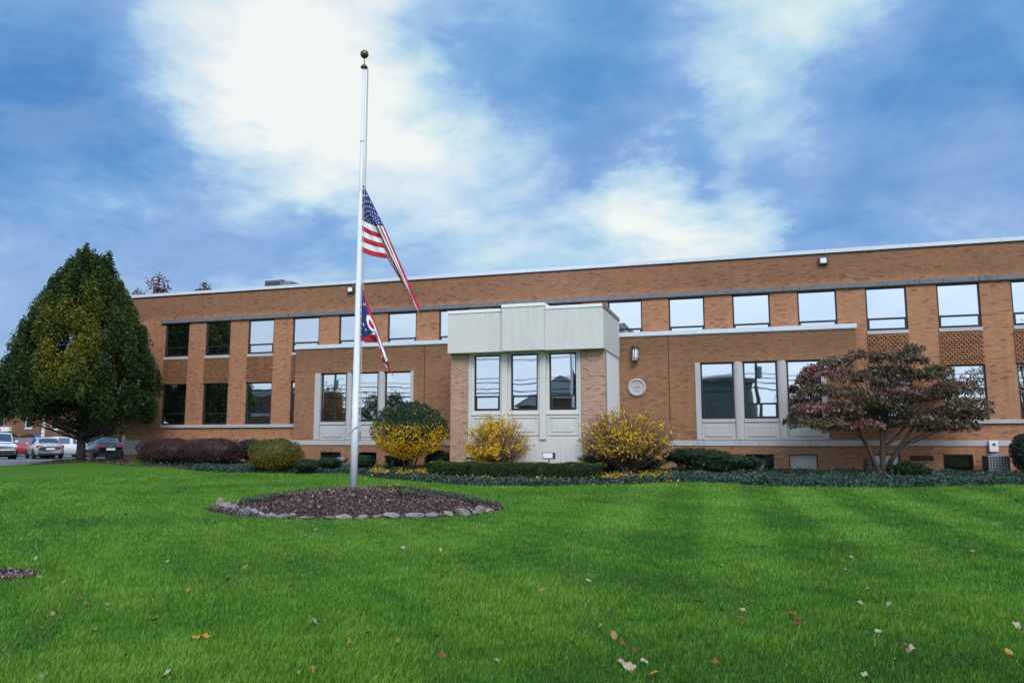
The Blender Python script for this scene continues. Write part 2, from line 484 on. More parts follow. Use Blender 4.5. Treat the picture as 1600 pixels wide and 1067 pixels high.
# ------------------------------------------------------------------ mesh helpers
class MB:
    def __init__(self):
        self.v, self.f, self.mi = [], [], []

    def face(self, pts, mi=0):
        b = len(self.v)
        self.v += [tuple(p) for p in pts]
        self.f.append(tuple(range(b, b + len(pts))))
        self.mi.append(mi)

    def box(self, x0, x1, y0, y1, z0, z1, mi=0, bev=0.0):
        b = len(self.v)
        if bev <= 0:
            self.v += [(x0, y0, z0), (x1, y0, z0), (x1, y1, z0), (x0, y1, z0), (x0, y0, z1), (x1, y0, z1), (x1, y1, z1), (x0, y1, z1)]
            fs = [(0, 3, 2, 1), (4, 5, 6, 7), (0, 1, 5, 4), (1, 2, 6, 5), (2, 3, 7, 6), (3, 0, 4, 7)]
        else:
            e = bev
            for z, q in ((z0, e), (z0 + e, 0), (z1 - e, 0), (z1, e)):
                for (sx, sy) in ((0, 0), (1, 0), (1, 1), (0, 1)):
                    xa = x0 + q if sx == 0 else x1 - q
                    ya = y0 + q if sy == 0 else y1 - q
                    if q == 0:
                        pass
                    self.v.append((xa, ya, z))
            fs = [(3, 2, 1, 0), (12, 13, 14, 15)]
            for k in range(3):
                for j in range(4):
                    a, c = k * 4 + j, k * 4 + (j + 1) % 4
                    fs.append((a, c, c + 4, a + 4))
        self.f += [tuple(b + i for i in q) for q in fs]
        self.mi += [mi] * len(fs)

    def tube(self, pts, rads, n=6, mi=0, cap=True):
        pts = [Vector(p) for p in pts]
        if not isinstance(rads, (list, tuple)):
            rads = [rads] * len(pts)
        b = len(self.v)
        for i, p in enumerate(pts):
            a = pts[max(0, i - 1)]
            c = pts[min(len(pts) - 1, i + 1)]
            d = (c - a).normalized() if (c - a).length > 1e-9 else Vector((0, 0, 1))
            ref = Vector((1, 0, 0)) if abs(d.x) < 0.8 else Vector((0, 1, 0))
            u = d.cross(ref).normalized()
            w = d.cross(u)
            for k in range(n):
                an = 2 * math.pi * k / n
                self.v.append(tuple(p + (u * math.cos(an) + w * math.sin(an)) * rads[i]))
        for i in range(len(pts) - 1):
            for k in range(n):
                a, c = b + i * n + k, b + i * n + (k + 1) % n
                self.f.append((a, c, c + n, a + n))
                self.mi.append(mi)
        if cap:
            self.f.append(tuple(b + k for k in range(n))[::-1])
            self.f.append(tuple(b + (len(pts) - 1) * n + k for k in range(n)))
            self.mi += [mi, mi]

    def lathe(self, prof, cx=0, cy=0, n=20, mi=0):
        """prof = [(r, z)...] about the vertical axis"""
        b = len(self.v)
        for r, z in prof:
            for k in range(n):
                an = 2 * math.pi * k / n
                self.v.append((cx + r * math.cos(an), cy + r * math.sin(an), z))
        for i in range(len(prof) - 1):
            for k in range(n):
                a, c = b + i * n + k, b + i * n + (k + 1) % n
                self.f.append((a, c, c + n, a + n))
                self.mi.append(mi)
        self.f.append(tuple(b + k for k in range(n))[::-1])
        self.f.append(tuple(b + (len(prof) - 1) * n + k for k in range(n)))
        self.mi += [mi, mi]

    def build(self, name, mats, parent=None, smooth=False, loc=None):
        me = bpy.data.meshes.new(name)
        me.from_pydata(self.v, [], self.f)
        if isinstance(mats, str):
            mats = [mats]
        for m in mats:
            me.materials.append(MATS[m])
        me.polygons.foreach_set('material_index', self.mi)
        if smooth:
            me.polygons.foreach_set('use_smooth', [True] * len(self.f))
        me.update()
        o = bpy.data.objects.new(name, me)
        COL.objects.link(o)
        if parent is not None:
            o.parent = parent
        if loc is not None:
            o.location = loc
        return o


def tag(o, label=None, cat=None, group=None, kind=None):
    if label:
        o['label'] = label
    if cat:
        o['category'] = cat
    if group:
        o['group'] = group
    if kind:
        o['kind'] = kind
    return o


def empty(name, loc=(0, 0, 0), rz=0.0):
    o = bpy.data.objects.new(name, None)
    o.empty_display_size = 0.3
    COL.objects.link(o)
    o.location = loc
    o.rotation_euler = (0, 0, rz)
    return o


def dup(root, loc, rz, label, group):
    r = root.copy()
    COL.objects.link(r)
    r.location = loc
    r.rotation_euler = (0, 0, rz)
    r['label'] = label
    if group:
        r['group'] = group
    for ch in list(root.children):
        c = ch.copy()
        COL.objects.link(c)
        c.parent = r
        for g in list(ch.children):
            d = g.copy()
            COL.objects.link(d)
            d.parent = c
    return r


def np_mesh(name, V, Fq, mats, tone=None, parent=None, loc=None, smooth=False):
    """V (n,3), Fq (m,k) equal sized faces, tone per vertex"""
    me = bpy.data.meshes.new(name)
    n, (m, k) = len(V), Fq.shape
    me.vertices.add(n)
    me.vertices.foreach_set('co', np.ascontiguousarray(V, dtype=np.float32).ravel())
    me.loops.add(m * k)
    me.loops.foreach_set('vertex_index', np.ascontiguousarray(Fq, dtype=np.int32).ravel())
    me.polygons.add(m)
    me.polygons.foreach_set('loop_start', np.arange(0, m * k, k, dtype=np.int32))
    me.polygons.foreach_set('loop_total', np.full(m, k, dtype=np.int32))
    me.update(calc_edges=True)
    if smooth:
        me.polygons.foreach_set('use_smooth', np.ones(m, dtype=bool))
    if tone is not None:
        a = me.attributes.new('tone', 'FLOAT', 'POINT')
        a.data.foreach_set('value', np.ascontiguousarray(tone, dtype=np.float32))
    for mm in ([mats] if isinstance(mats, str) else mats):
        me.materials.append(MATS[mm])
    o = bpy.data.objects.new(name, me)
    COL.objects.link(o)
    if parent is not None:
        o.parent = parent
    if loc is not None:
        o.location = loc
    return o


def leaves(C, S, tone, rng, aspect=0.55, flat=0.0, droop=0.0, fold=0.18):
    """diamond leaves at centres C (n,3), length S (n,)"""
    n = len(C)
    a = rng.normal(size=(n, 3))
    a[:, 2] *= (1 - flat)
    a[:, 2] -= droop
    a /= np.linalg.norm(a, axis=1, keepdims=True) + 1e-9
    r = rng.normal(size=(n, 3))
    r[:, 2] += flat * 4
    b = np.cross(a, r)
    b /= np.linalg.norm(b, axis=1, keepdims=True) + 1e-9
    nn = np.cross(a, b)
    s = S[:, None]
    V = np.empty((n, 4, 3))
    V[:, 0] = C - a * s * 0.5
    V[:, 1] = C + b * s * aspect * 0.5 + nn * s * fold
    V[:, 2] = C + a * s * 0.5
    V[:, 3] = C - b * s * aspect * 0.5 + nn * s * fold
    Fq = np.arange(n * 4).reshape(n, 4)
    return V.reshape(-1, 3), Fq, np.repeat(tone, 4)


def join_np(parts):
    Vs, Fs, Ts, off = [], [], [], 0
    for V, Fq, T in parts:
        Vs.append(V)
        Fs.append(Fq + off)
        Ts.append(T)
        off += len(V)
    return np.concatenate(Vs), np.concatenate(Fs), np.concatenate(Ts)


def pnoise(P, scale, seed=0.0):
    return np.array([mnoise.noise(Vector((p[0] * scale + seed, p[1] * scale - seed, p[2] * scale + 2 * seed))) for p in P])


def in_poly(px, py, poly):
    px, py = np.asarray(px), np.asarray(py)
    ins = np.zeros(px.shape, dtype=bool)
    j = len(poly) - 1
    for i in range(len(poly)):
        xi, yi = poly[i]
        xj, yj = poly[j]
        if yi != yj:
            c = ((yi > py) != (yj > py)) & (px < (xj - xi) * (py - yi) / (yj - yi) + xi)
            ins ^= c
        j = i
    return ins


# ------------------------------------------------------------------ layout of the ground
D_MAIN, D_PROJ, D_PORT = 32.2, 31.7, 27.9
ivy_front_px = [(207, 728), (258, 729), (300, 735), (350, 738), (420, 739), (482, 738.5), (548, 740), (580, 745.5), (615, 749), (650, 752), (700, 757), (760, 759),
                (830, 760), (900, 758), (1000, 756), (1060, 752.5), (1110, 754), (1160, 757), (1250, 760.5), (1340, 761.5), (1450, 760.5), (1600, 757)]
ivy_front = [onG(x, y) for x, y in ivy_front_px]
last = ivy_front[-1]
ivy_front += [Vector((last.x + 4, last.y - 0.1, 0)), Vector((last.x + 8, last.y, 0))]
bed_poly = [(p.x, p.y) for p in ivy_front]
BED_END = bed_poly[-1][0]
bed_poly += [(BED_END, D_MAIN), (ivy_front[0].x - 0.2, D_MAIN)]
mound_c = np.array([-8.75, 16.35])
mound_front_px = [(316, 797), (335, 801.5), (360, 806), (400, 809.5), (440, 812), (540, 812.5), (620, 811), (700, 807), (760, 802), (789, 797)]
mound_poly = [tuple(onG(x, y)[:2]) for x, y in mound_front_px]
pl, pr = np.array(mound_poly[0]), np.array(mound_poly[-1])
mid = (pl + pr) / 2
ax = (pr - pl) / 2
nrm = np.array([-ax[1], ax[0]]) / np.linalg.norm(ax)
for a in np.linspace(0, math.pi, 14)[1:-1]:
    q = mid + ax * math.cos(a) + nrm * 2.7 * math.sin(a)
    mound_poly.append(tuple(q))
patch_c = onG(-22, 903)
lot_px = [(-400, 742), (-150, 734), (0, 728.5), (45, 726), (80, 721.5), (112, 717.5)]
lot_front = [onG(x, y) for x, y in lot_px]
lot_poly = [(p.x, p.y) for p in lot_front] + [(-31.5, 41.5), (-31.2, 60), (-110, 60), (-110, lot_front[0].y)]
tree_bed_px = [(20, 727.5), (80, 728), (140, 728), (207, 728)]
tb = [onG(x, y) for x, y in tree_bed_px]
tree_bed_poly = [(p.x, p.y) for p in tb] + [(-30.4, 32.4), (-31.4, 41.4)] + [(p.x, p.y) for p in reversed(lot_front[3:])]


def poly_sheet(name, poly, mat, dz, step=0.6, kind='structure'):
    """flat sheet laid on the terrain: grid cells clipped by polygon via fan of bisected grid"""
    import bmesh
    bm = bmesh.new()
    vs = [bm.verts.new((x, y, 0)) for x, y in poly]
    bm.faces.new(vs)
    xs = [p[0] for p in poly]
    ys = [p[1] for p in poly]
    for lo, hi, ax_ in ((min(xs), max(xs), 0), (min(ys), max(ys), 1)):
        k = lo + step
        while k < hi:
            co = (k, 0, 0) if ax_ == 0 else (0, k, 0)
            no = (1, 0, 0) if ax_ == 0 else (0, 1, 0)
            bmesh.ops.bisect_plane(bm, geom=bm.verts[:] + bm.edges[:] + bm.faces[:], plane_co=co, plane_no=no)
            k += step
    for v in bm.verts:
        v.co.z = ground_z(v.co.x, v.co.y) + dz
    bmesh.ops.recalc_face_normals(bm, faces=bm.faces[:])
    me = bpy.data.meshes.new(name)
    bm.to_mesh(me)
    bm.free()
    if me.polygons and me.polygons[0].normal.z < 0:
        me.flip_normals()
    me.materials.append(MATS[mat])
    o = bpy.data.objects.new(name, me)
    COL.objects.link(o)
    return tag(o, kind=kind)


def terrain():
    xs = np.concatenate([[-1500, -600, -250, -120], np.arange(-70, 36, 1.0), [60, 120, 250, 600, 1500]])
    ys = np.concatenate([[-1500, -600, -250, -120, -60, -30, -10], np.arange(0, 61, 1.0), [90, 150, 300, 700, 1500]])
    V = np.array([(x, y, ground_z(x, y)) for y in ys for x in xs])
    nx = len(xs)
    Fq = np.array([(j * nx + i, j * nx + i + 1, (j + 1) * nx + i + 1, (j + 1) * nx + i) for j in range(len(ys) - 1) for i in range(nx - 1)])
    tag(np_mesh('lawn', V, Fq, 'lawn_base', smooth=True), kind='structure')


terrain()
poly_sheet('planting_bed', bed_poly, 'mulch_base', 0.012)
poly_sheet('tree_mulch', tree_bed_poly, 'mulch_base', 0.012)
poly_sheet('parking_lot', lot_poly, 'asphalt', 0.016, 2.0)

# street behind the photographer, seen only in the window glass
mb = MB()
mb.box(-120, 120, -21, -12, -0.02, 0.008)
tag(mb.build('street', 'road_asphalt'), kind='structure')
mb = MB()
mb.box(-120, 120, -12.0, -11.85, -0.02, 0.12)
mb.box(-120, 120, -21.15, -21.0, -0.02, 0.12)
tag(mb.build('kerb', 'kerb_stone'), kind='structure')
mb = MB()
mb.box(-120, 120, -10.6, -9.0, -0.02, 0.02)
tag(mb.build('pavement', 'kerb_stone'), kind='structure')

# ------------------------------------------------------------------ the office building
B = empty('office_building', (0, 0, 0))
tag(B, 'long two-storey brown brick office building with a pale concrete entrance bay', 'building')


def wall_open(mb, x0, x1, z0, z1, yf, openings, depth, mi=0):
    """front wall facing -Y with real rectangular recesses"""
    xs = sorted(set([x0, x1] + [v for o in openings for v in o[:2] if x0 < v < x1]))
    zs = sorted(set([z0, z1] + [v for o in openings for v in o[2:4] if z0 < v < z1]))
    for j in range(len(zs) - 1):
        run = None
        for i in range(len(xs) - 1):
            xm, zm = (xs[i] + xs[i + 1]) / 2, (zs[j] + zs[j + 1]) / 2
            hole = any(o[0] < xm < o[1] and o[2] < zm < o[3] for o in openings)
            if not hole:
                if run is None:
                    run = xs[i]
            if (hole or i == len(xs) - 2) and run is not None:
                xe = xs[i] if hole else xs[i + 1]
                mb.face([(run, yf, zs[j]), (xe, yf, zs[j]), (xe, yf, zs[j + 1]), (run, yf, zs[j + 1])], mi)
                run = None
    for a, b, c, d in [o[:4] for o in openings]:
        yb = yf + depth
        mb.face([(a, yf, c), (a, yf, d), (a, yb, d), (a, yb, c)], mi)
        mb.face([(b, yf, d), (b, yf, c), (b, yb, c), (b, yb, d)], mi)
        mb.face([(a, yf, d), (b, yf, d), (b, yb, d), (a, yb, d)], mi)
        mb.face([(b, yf, c), (a, yf, c), (a, yb, c), (b, yb, c)], mi)
        mb.face([(a, yb, c), (a, yb, d), (b, yb, d), (b, yb, c)], mi)


def window(x0, x1, z0, z1, y, rail=None, glass='glass', fw=0.055, name='window'):
    """frame in the opening; y is the frame's front; rail = height of the cross bar"""
    mb = MB()
    d = 0.06
    mb.box(x0, x0 + fw, y, y + d, z0, z1)
    mb.box(x1 - fw, x1, y, y + d, z0, z1)
    mb.box(x0 + fw, x1 - fw, y, y + d, z1 - fw, z1)
    mb.box(x0 + fw, x1 - fw, y, y + d, z0, z0 + fw)
    panes = [(x0 + fw, x1 - fw, z0 + fw, z1 - fw)]
    if rail:
        zr = z0 + rail
        mb.box(x0 + fw, x1 - fw, y - 0.004, y + d, zr - fw * 0.6, zr + fw * 0.6)
        i = fw * 0.75
        zt, zb = zr - fw * 0.6, z0 + fw
        mb.box(x0 + fw, x0 + fw + i, y - 0.004, y + d, zb, zt)
        mb.box(x1 - fw - i, x1 - fw, y - 0.004, y + d, zb, zt)
        mb.box(x0 + fw + i, x1 - fw - i, y - 0.004, y + d, zb, zb + i * 0.7)
        panes = [(x0 + fw, x1 - fw, zr + fw * 0.6, z1 - fw), (x0 + fw + i, x1 - fw - i, zb + i * 0.7, zt)]
    o = mb.build(name, 'frame_dark', B)
    for k, (a, b, c, e) in enumerate(panes):
        mp = MB()
        yy = y + 0.03
        rr = random.Random(int(a * 977 + c * 131))
        t1, t2 = rr.uniform(-0.0035, 0.0035), rr.uniform(-0.0035, 0.0035)
        nx, nz = 7, 7
        for j in range(nz):
            for i2 in range(nx):
                q = []
                for di, dj in ((0, 0), (1, 0), (1, 1), (0, 1)):
                    u, v = (i2 + di) / nx, (j + dj) / nz
                    q.append((a + (b - a) * u, yy + t1 * (u - .5) * (b - a) + t2 * (v - .5), c + (e - c) * v))
                mp.face(q)
        mp.build('pane', glass, o)
    return o


# horizontal levels (m above the lawn)
Z_ROOF, Z_COPB, Z_LINT, Z_LINB = 9.005, 8.86, 7.60, 7.42
Z_UWB, Z_USB, Z_LWT, Z_LWB, Z_LSB, Z_BT, Z_BB = 5.70, 5.57, 4.31, 2.29, 2.145, 1.53, 1.33
X_L, X_R = -30.35, 18.0
PL, PR_ = onY(460.7, 600, D_PROJ).x, onY(1341.5, 600, D_PROJ).x      # ends of the projecting range
up_l = {0: 260, 1: 323, 2: 389, 3: 458, 4: 530, 5: 606, 6: 686, 7: 769, 8: 858, 9: 950, 10: 1045, 11: 1145, 12: 1247, 13: 1354, 14: 1466, 15: 1583}
bays = []
for k, x in up_l.items():
    X0 = onY(x, 500, D_MAIN).x
    bays.append((X0, X0 + 1.445))
bays.append((bays[-1][0] + 2.56, bays[-1][0] + 4.005))
bays.append((bays[-1][0] + 2.56, bays[-1][0] + 4.005))

op = []
for k, (a, b) in enumerate(bays):
    op.append((a, b, Z_USB, Z_LINB))
low_bays = [k for k in range(len(bays)) if bays[k][0] > PR_ or k <= 3]
for k in low_bays:
    a, b = bays[k]
    op.append((a, b, Z_LWB, Z_LWT))
# basement openings on the main wall
bm_main = [onY(1474, 720, D_MAIN).x, onY(1521, 720, D_MAIN).x, 0.28, 1.02]
bm_main2 = [onY(1362, 720, D_MAIN).x, onY(1407, 720, D_MAIN).x, 0.34, 1.02]
bm_main3 = [onY(268, 705, D_MAIN).x, onY(300, 705, D_MAIN).x, 0.36, 0.95]
op += [tuple(bm_main), tuple(bm_main2), tuple(bm_main3)]
mb = MB()
wall_open(mb, X_L, X_R, -0.3, Z_COPB, D_MAIN, op, 0.12)
YB = 50.0
mb.face([(X_L, YB, -0.3), (X_L, D_MAIN, -0.3), (X_L, D_MAIN, Z_COPB), (X_L, YB, Z_COPB)])
mb.face([(X_R, D_MAIN, -0.3), (X_R, YB, -0.3), (X_R, YB, Z_COPB), (X_R, D_MAIN, Z_COPB)])
mb.face([(X_R, YB, -0.3), (X_L, YB, -0.3), (X_L, YB, Z_COPB), (X_R, YB, Z_COPB)])
mb.build('wall', 'brick_main', B)
mb = MB()
mb.face([(X_L + .02, D_MAIN + .02, Z_ROOF - 0.3), (X_R - .02, D_MAIN + .02, Z_ROOF - 0.3), (X_R - .02, YB - .02, Z_ROOF - 0.3), (X_L + .02, YB - .02, Z_ROOF - 0.3)])
mb.build('roof', 'roof_grey', B)
mb = MB()
e = 0.07
for s in range(int((X_R - X_L) / 3.05) + 1):       # coping in lengths with thin joints
    a = X_L - e + s * 3.05
    mb.box(a, min(a + 3.042, X_R + e), D_MAIN - e, D_MAIN + 0.35, Z_COPB, Z_ROOF)
mb.box(X_L - e, X_L + 0.3, D_MAIN + 0.352, YB, Z_COPB, Z_ROOF)
mb.box(X_R - 0.3, X_R + e, D_MAIN + 0.352, YB, Z_COPB, Z_ROOF)
mb.build('roof_coping', 'metal_coping', B)
mb = MB()
mb.box(X_L - 0.03, X_R + 0.03, D_MAIN - 0.035, D_MAIN - 0.001, Z_COPB - 0.05, Z_COPB - 0.001)
mb.build('coping_drip', 'frame_dark', B)
# stone lintel band: butted lengths
mb = MB()
a = onY(254, 500, D_MAIN).x
rr = random.Random(4)
while a < X_R:
    b = min(a + rr.choice([1.2, 1.8, 2.4, 1.5]), X_R)
    mb.box(a, b - 0.008, D_MAIN - 0.09 - rr.uniform(0, .006), D_MAIN + 0.02, Z_LINB, Z_LINT)
    mb.box(a, b - 0.008, D_MAIN - 0.06, D_MAIN + 0.01, Z_LINB - 0.045, Z_LINB - 0.001, 1)
    a = b
mb.build('lintel_band', ['stone_dark', 'frame_dark'], B)
# continuous sill under the lower windows
for a, b in ((onY(253, 660, D_MAIN).x, PL), (PR_, X_R)):
    mb = MB()
    mb.box(a, b, D_MAIN - 0.10, D_MAIN + 0.001, Z_LSB, Z_LWB - 0.002)
    mb.build('window_sill', 'stone_band', B)
    mb = MB()
    mb.box(a if a > -25 else X_L - 0.02, b, D_MAIN - 0.03, D_MAIN + 0.001, Z_BB if a > -25 else Z_BB - 0.02, Z_BT)
    mb.build('base_band', 'stone_pale', B)
mb = MB()
mb.box(X_L - 0.03, onY(236, 700, D_MAIN).x, D_MAIN - 0.035, D_MAIN + 0.001, 0.83, Z_BB - 0.021)
mb.build('corner_base', 'stone_band', B)
# windows, sills, basket-weave panels
for k, (a, b) in enumerate(bays):
    window(a, b, Z_UWB, Z_LINB - 0.045, D_MAIN + 0.05, rail=0.46, fw=0.06)
    mb = MB()
    mb.box(a + 0.001, b - 0.001, D_MAIN - 0.05, D_MAIN + 0.119, Z_USB, Z_UWB - 0.002)
    mb.build('window_sill', 'stone_pale', B)
for k in low_bays:
    a, b = bays[k]
    window(a, b, Z_LWB, Z_LWT, D_MAIN + 0.05, rail=0.55, fw=0.055)
    mb = MB()                                       # projecting headers in a basket-weave relief
    nx, nz = 9, 14
    pw, ph = (b - a) / nx, (Z_USB - 0.03 - Z_LWT - 0.01) / nz
    for j in range(nz):
        for i in range(nx + 1):
            xa = a + (i - (j % 2) * 0.5) * pw
            xb = xa + pw * 0.72
            xa, xb = max(xa, a), min(xb, b)
            if xb - xa > 0.02:
                z = Z_LWT + 0.01 + j * ph
                mb.box(xa, xb, D_MAIN - 0.06, D_MAIN + 0.002, z + ph * 0.10, z + ph * 0.82)
    mb.build('brick_panel', 'brick_basket', B)
window(*bm_main, D_MAIN + 0.06, glass='glass_dull', fw=0.04, name='basement_window')
window(*bm_main2, D_MAIN + 0.06, glass='board_white', fw=0.05, name='basement_window')
window(*bm_main3, D_MAIN + 0.06, glass='glass_dull', fw=0.05, name='basement_window')
mb = MB()
va, vb = onY(1422, 715, D_MAIN).x, onY(1458, 715, D_MAIN).x
mb.box(va, vb, D_MAIN - 0.012, D_MAIN + 0.001, 0.78, 0.97)
for i in range(4):
    mb.box(va - 0.02, vb + 0.02, D_MAIN - 0.02, D_MAIN - 0.0122, 0.80 + i * 0.045, 0.812 + i * 0.045)
mb.build('wall_vent', 'joint_dark', B)

# --- projecting ground-floor range
Z_PT, Z_PB = 5.94, 5.775
gl = dict(s0=492, s1=646, w=[(500.5, 540), (548.5, 589.5), (600, 641.5)])
gr = dict(s0=1087, s1=1292, w=[(1095, 1147), (1162, 1215.5), (1230.5, 1284)])
Z_PW0, Z_PW1, Z_SUR0 = 2.37, 4.585, 1.60
ops = []
for g in (gl, gr):
    g['X'] = (onY(g['s0'], 610, D_PROJ).x, onY(g['s1'], 610, D_PROJ).x)
    g['W'] = [(onY(p, 610, D_PROJ).x, onY(q, 610, D_PROJ).x) for p, q in g['w']]
    ops.append((g['X'][0], g['X'][1], Z_BT + 0.03, Z_PW1 + 0.03))
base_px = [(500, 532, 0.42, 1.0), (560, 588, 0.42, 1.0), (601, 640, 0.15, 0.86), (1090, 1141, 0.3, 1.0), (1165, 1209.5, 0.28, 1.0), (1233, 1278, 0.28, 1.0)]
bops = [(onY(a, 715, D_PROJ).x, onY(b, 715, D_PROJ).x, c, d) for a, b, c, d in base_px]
mb = MB()
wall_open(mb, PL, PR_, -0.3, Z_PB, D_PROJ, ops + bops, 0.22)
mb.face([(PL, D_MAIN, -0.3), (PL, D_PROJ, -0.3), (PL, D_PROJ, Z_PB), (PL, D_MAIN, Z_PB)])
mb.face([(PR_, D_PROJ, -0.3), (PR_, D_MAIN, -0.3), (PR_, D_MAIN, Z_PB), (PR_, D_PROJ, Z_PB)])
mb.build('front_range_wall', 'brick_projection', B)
POX0, POX1 = -11.10, -4.97            # entrance bay
for a, b in ((PL - 0.05, POX0 + 0.06), (POX1 - 0.06, PR_ + 0.05)):
    mb = MB()
    n = 3
    for i in range(n):
        c, d = a + (b - a) * i / n, a + (b - a) * (i + 1) / n
        mb.box(c, d - 0.008, D_PROJ - 0.07, D_MAIN - 0.002, Z_PB, Z_PT)
    mb.box(a + 0.02, b - 0.02, D_PROJ - 0.03, D_PROJ - 0.001, Z_PB - 0.04, Z_PB - 0.001, 1)
    mb.build('range_coping', ['metal_coping', 'metal_grey'], B)
    mb = MB()
    mb.box(a + 0.05, b - 0.05, D_PROJ - 0.035, D_PROJ + 0.001, Z_BB - 0.01, Z_BT)
    mb.build('base_band', 'stone_band', B)
# control joints
for px_ in (1045.5, 663):
    mb = MB()
    jx = onY(px_, 600, D_PROJ).x
    mb.box(jx - 0.018, jx + 0.018, D_PROJ - 0.004, D_PROJ + 0.001, Z_BT + 0.001, Z_PB - 0.041)
    mb.build('control_joint', 'joint_dark', B)


def spandrel(mb, x0, x1, z0, z1, y):
    """raised panel: border plus a field proud of it"""
    mb.box(x0, x1, y, y + 0.12, z0, z1)
    i, j = (x1 - x0) * 0.10, (z1 - z0) * 0.16
    mb.box(x0 + i, x1 - i, y - 0.028, y - 0.0005, z0 + j, z1 - j * 1.1, bev=0.012)


for g in (gl, gr):
    sx0, sx1 = g['X']
    mb = MB()
    cols = [(sx0, g['W'][0][0])] + [(g['W'][i][1], g['W'][i + 1][0]) for i in range(2)] + [(g['W'][2][1], sx1)]
    for i, (a, b) in enumerate(cols):
        if i in (1, 2):         # rounded pier with a shallow diagonal flute
            n = 8
            pts = [(a + (b - a) * (0.5 - 0.5 * math.cos(math.pi * q / n)), D_PROJ + 0.10 - 0.12 * math.sin(math.pi * q / n)) for q in range(n + 1)]
            for q in range(n):
                (xa, ya), (xb, yb) = pts[q], pts[q + 1]
                mb.face([(xa, ya, Z_BT + 0.031), (xb, yb, Z_BT + 0.031), (xb, yb, Z_PW1 + 0.029), (xa, ya, Z_PW1 + 0.029)])
            mb.box(a, b, D_PROJ + 0.1, D_PROJ + 0.2, Z_BT + 0.031, Z_PW1 + 0.029)
            nd = 26
            for q in range(nd):
                z = Z_BT + 0.15 + (Z_PW1 - Z_BT - 0.3) * q / nd
                w_ = b - a
                mb.tube([(a + w_ * .2, D_PROJ + 0.012, z), (a + w_ * .5, D_PROJ - 0.022, z + w_ * .35), (a + w_ * .8, D_PROJ + 0.012, z + w_ * .7)], 0.006, 4)
        else:
            mb.box(a + 0.001, b - 0.001, D_PROJ - 0.015, D_PROJ + 0.2, Z_BT + 0.031, Z_PW1 + 0.029)
    mb.build('stone_pier', 'stone_pale', B)
    mb = MB()
    for a, b in g['W']:
        mb.box(a + 0.001, b - 0.001, D_PROJ + 0.02, D_PROJ + 0.19, Z_PW0 - 0.13, Z_PW0 - 0.002)
        spandrel(mb, a + 0.001, b - 0.001, Z_BT + 0.032, Z_PW0 - 0.132, D_PROJ + 0.06)
    mb.build('spandrel_panel', 'stone_pale', B)
    for a, b in g['W']:
        window(a + 0.002, b - 0.002, Z_PW0, Z_PW1 + 0.02, D_PROJ + 0.12, rail=0.58, fw=0.06)
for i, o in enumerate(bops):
    window(*o, D_PROJ + 0.1, glass='glass_painted_reflection' if i == 5 else 'glass_dull', fw=0.04, name='basement_window')

# carved roundel in the wall
mc = onY(995.5, 605, D_PROJ)
mb = MB()
n = 40
rr0 = 0.36
prof = [(rr0, 0.0), (rr0, -0.07), (rr0 - 0.03, -0.085), (rr0 - 0.07, -0.085), (rr0 - 0.085, -0.05), (0.26, -0.035), (0.0, -0.035)]
for i in range(len(prof) - 1):
    for k in range(n):
        a0, a1 = 2 * math.pi * k / n, 2 * math.pi * (k + 1) / n
        (r0, y0), (r1, y1) = prof[i], prof[i + 1]
        q = [(r0 * math.cos(a0), y0, r0 * math.sin(a0)), (r0 * math.cos(a1), y0, r0 * math.sin(a1)),
             (r1 * math.cos(a1), y1, r1 * math.sin(a1)), (r1 * math.cos(a0), y1, r1 * math.sin(a0))]
        mb.face(q if r1 > 0 else q[:3])
for (xa, xb, z) in ((-0.2, 0.2, -0.02), (-0.13, 0.13, 0.05), (-0.13, 0.13, 0.015), (-0.06, 0.06, 0.14), (-0.09, 0.09, -0.12)):
    mb.box(xa, xb, -0.048, -0.0352, z - 0.007, z + 0.007)
mb.box(-0.008, 0.008, -0.049, -0.0352, 0.02, 0.23)
mb.box(-0.075, -0.06, -0.047, -0.0352, 0.15, 0.22)
mb.box(0.06, 0.075, -0.047, -0.0352, 0.15, 0.22)
mb.tube([(-0.11, -0.037, -0.17), (0.0, -0.04, -0.09), (0.1, -0.037, -0.18)], 0.01, 5)
mb.build('carved_roundel', 'stone_pale', B, loc=(mc.x, D_PROJ - 0.001, mc.z))

# --- entrance bay (portico)
YB_, YW = 28.26, 28.30              # brick face, concrete face
Z_CT, Z_CB = 6.43, 4.885
SX0, SX1 = onY(731, 600, YB_).x, onY(909, 600, YB_).x
mb = MB()
XBL = -11.10
mb.box(XBL, SX0, YB_, YB_ + 0.34, -0.1, Z_CB + 0.001)
mb.box(XBL, XBL + 0.3, YB_ + 0.342, D_PROJ - 0.001, -0.1, Z_CB + 0.001)
mb.build('entrance_brickwork', 'brick_portico', B)
mb = MB()
mb.box(SX1, POX1 - 0.02, YB_, YB_ + 0.34, -0.1, Z_CB + 0.001)
mb.build('entrance_brickwork', 'brick_portico', B)
mb = MB()
mb.box(POX1 - 0.36, POX1 - 0.045, YB_ + 0.342, D_PROJ - 0.001, -0.1, Z_CB + 0.001)
mb.build('entrance_side_wall', 'white_panel', B)
XM0, XM1 = onY(784.5, 480, 27.75).x, onY(850, 480, 27.75).x
mb = MB()
mb.box(POX0, XM0, D_PORT, D_PROJ - 0.072, Z_CB + 0.002, Z_CT, 0)
mb.box(XM1, POX1 - 0.3, D_PORT, D_PROJ - 0.072, Z_CB + 0.002, Z_CT, 0)
mb.box(XM0 + 0.001, XM1 - 0.001, D_PORT - 0.16, D_PROJ - 0.073, Z_CB + 0.002, Z_CT + 0.10, 0)
mb.box(POX1 - 0.299, POX1, D_PORT, D_PROJ - 0.072, Z_CB + 0.002, Z_CT, 1)
for q in np.arange(POX0 + 0.3, POX1, 0.62):
    pass
mb.build('fascia', ['concrete_portico', 'concrete_portico'], B)
mb = MB()
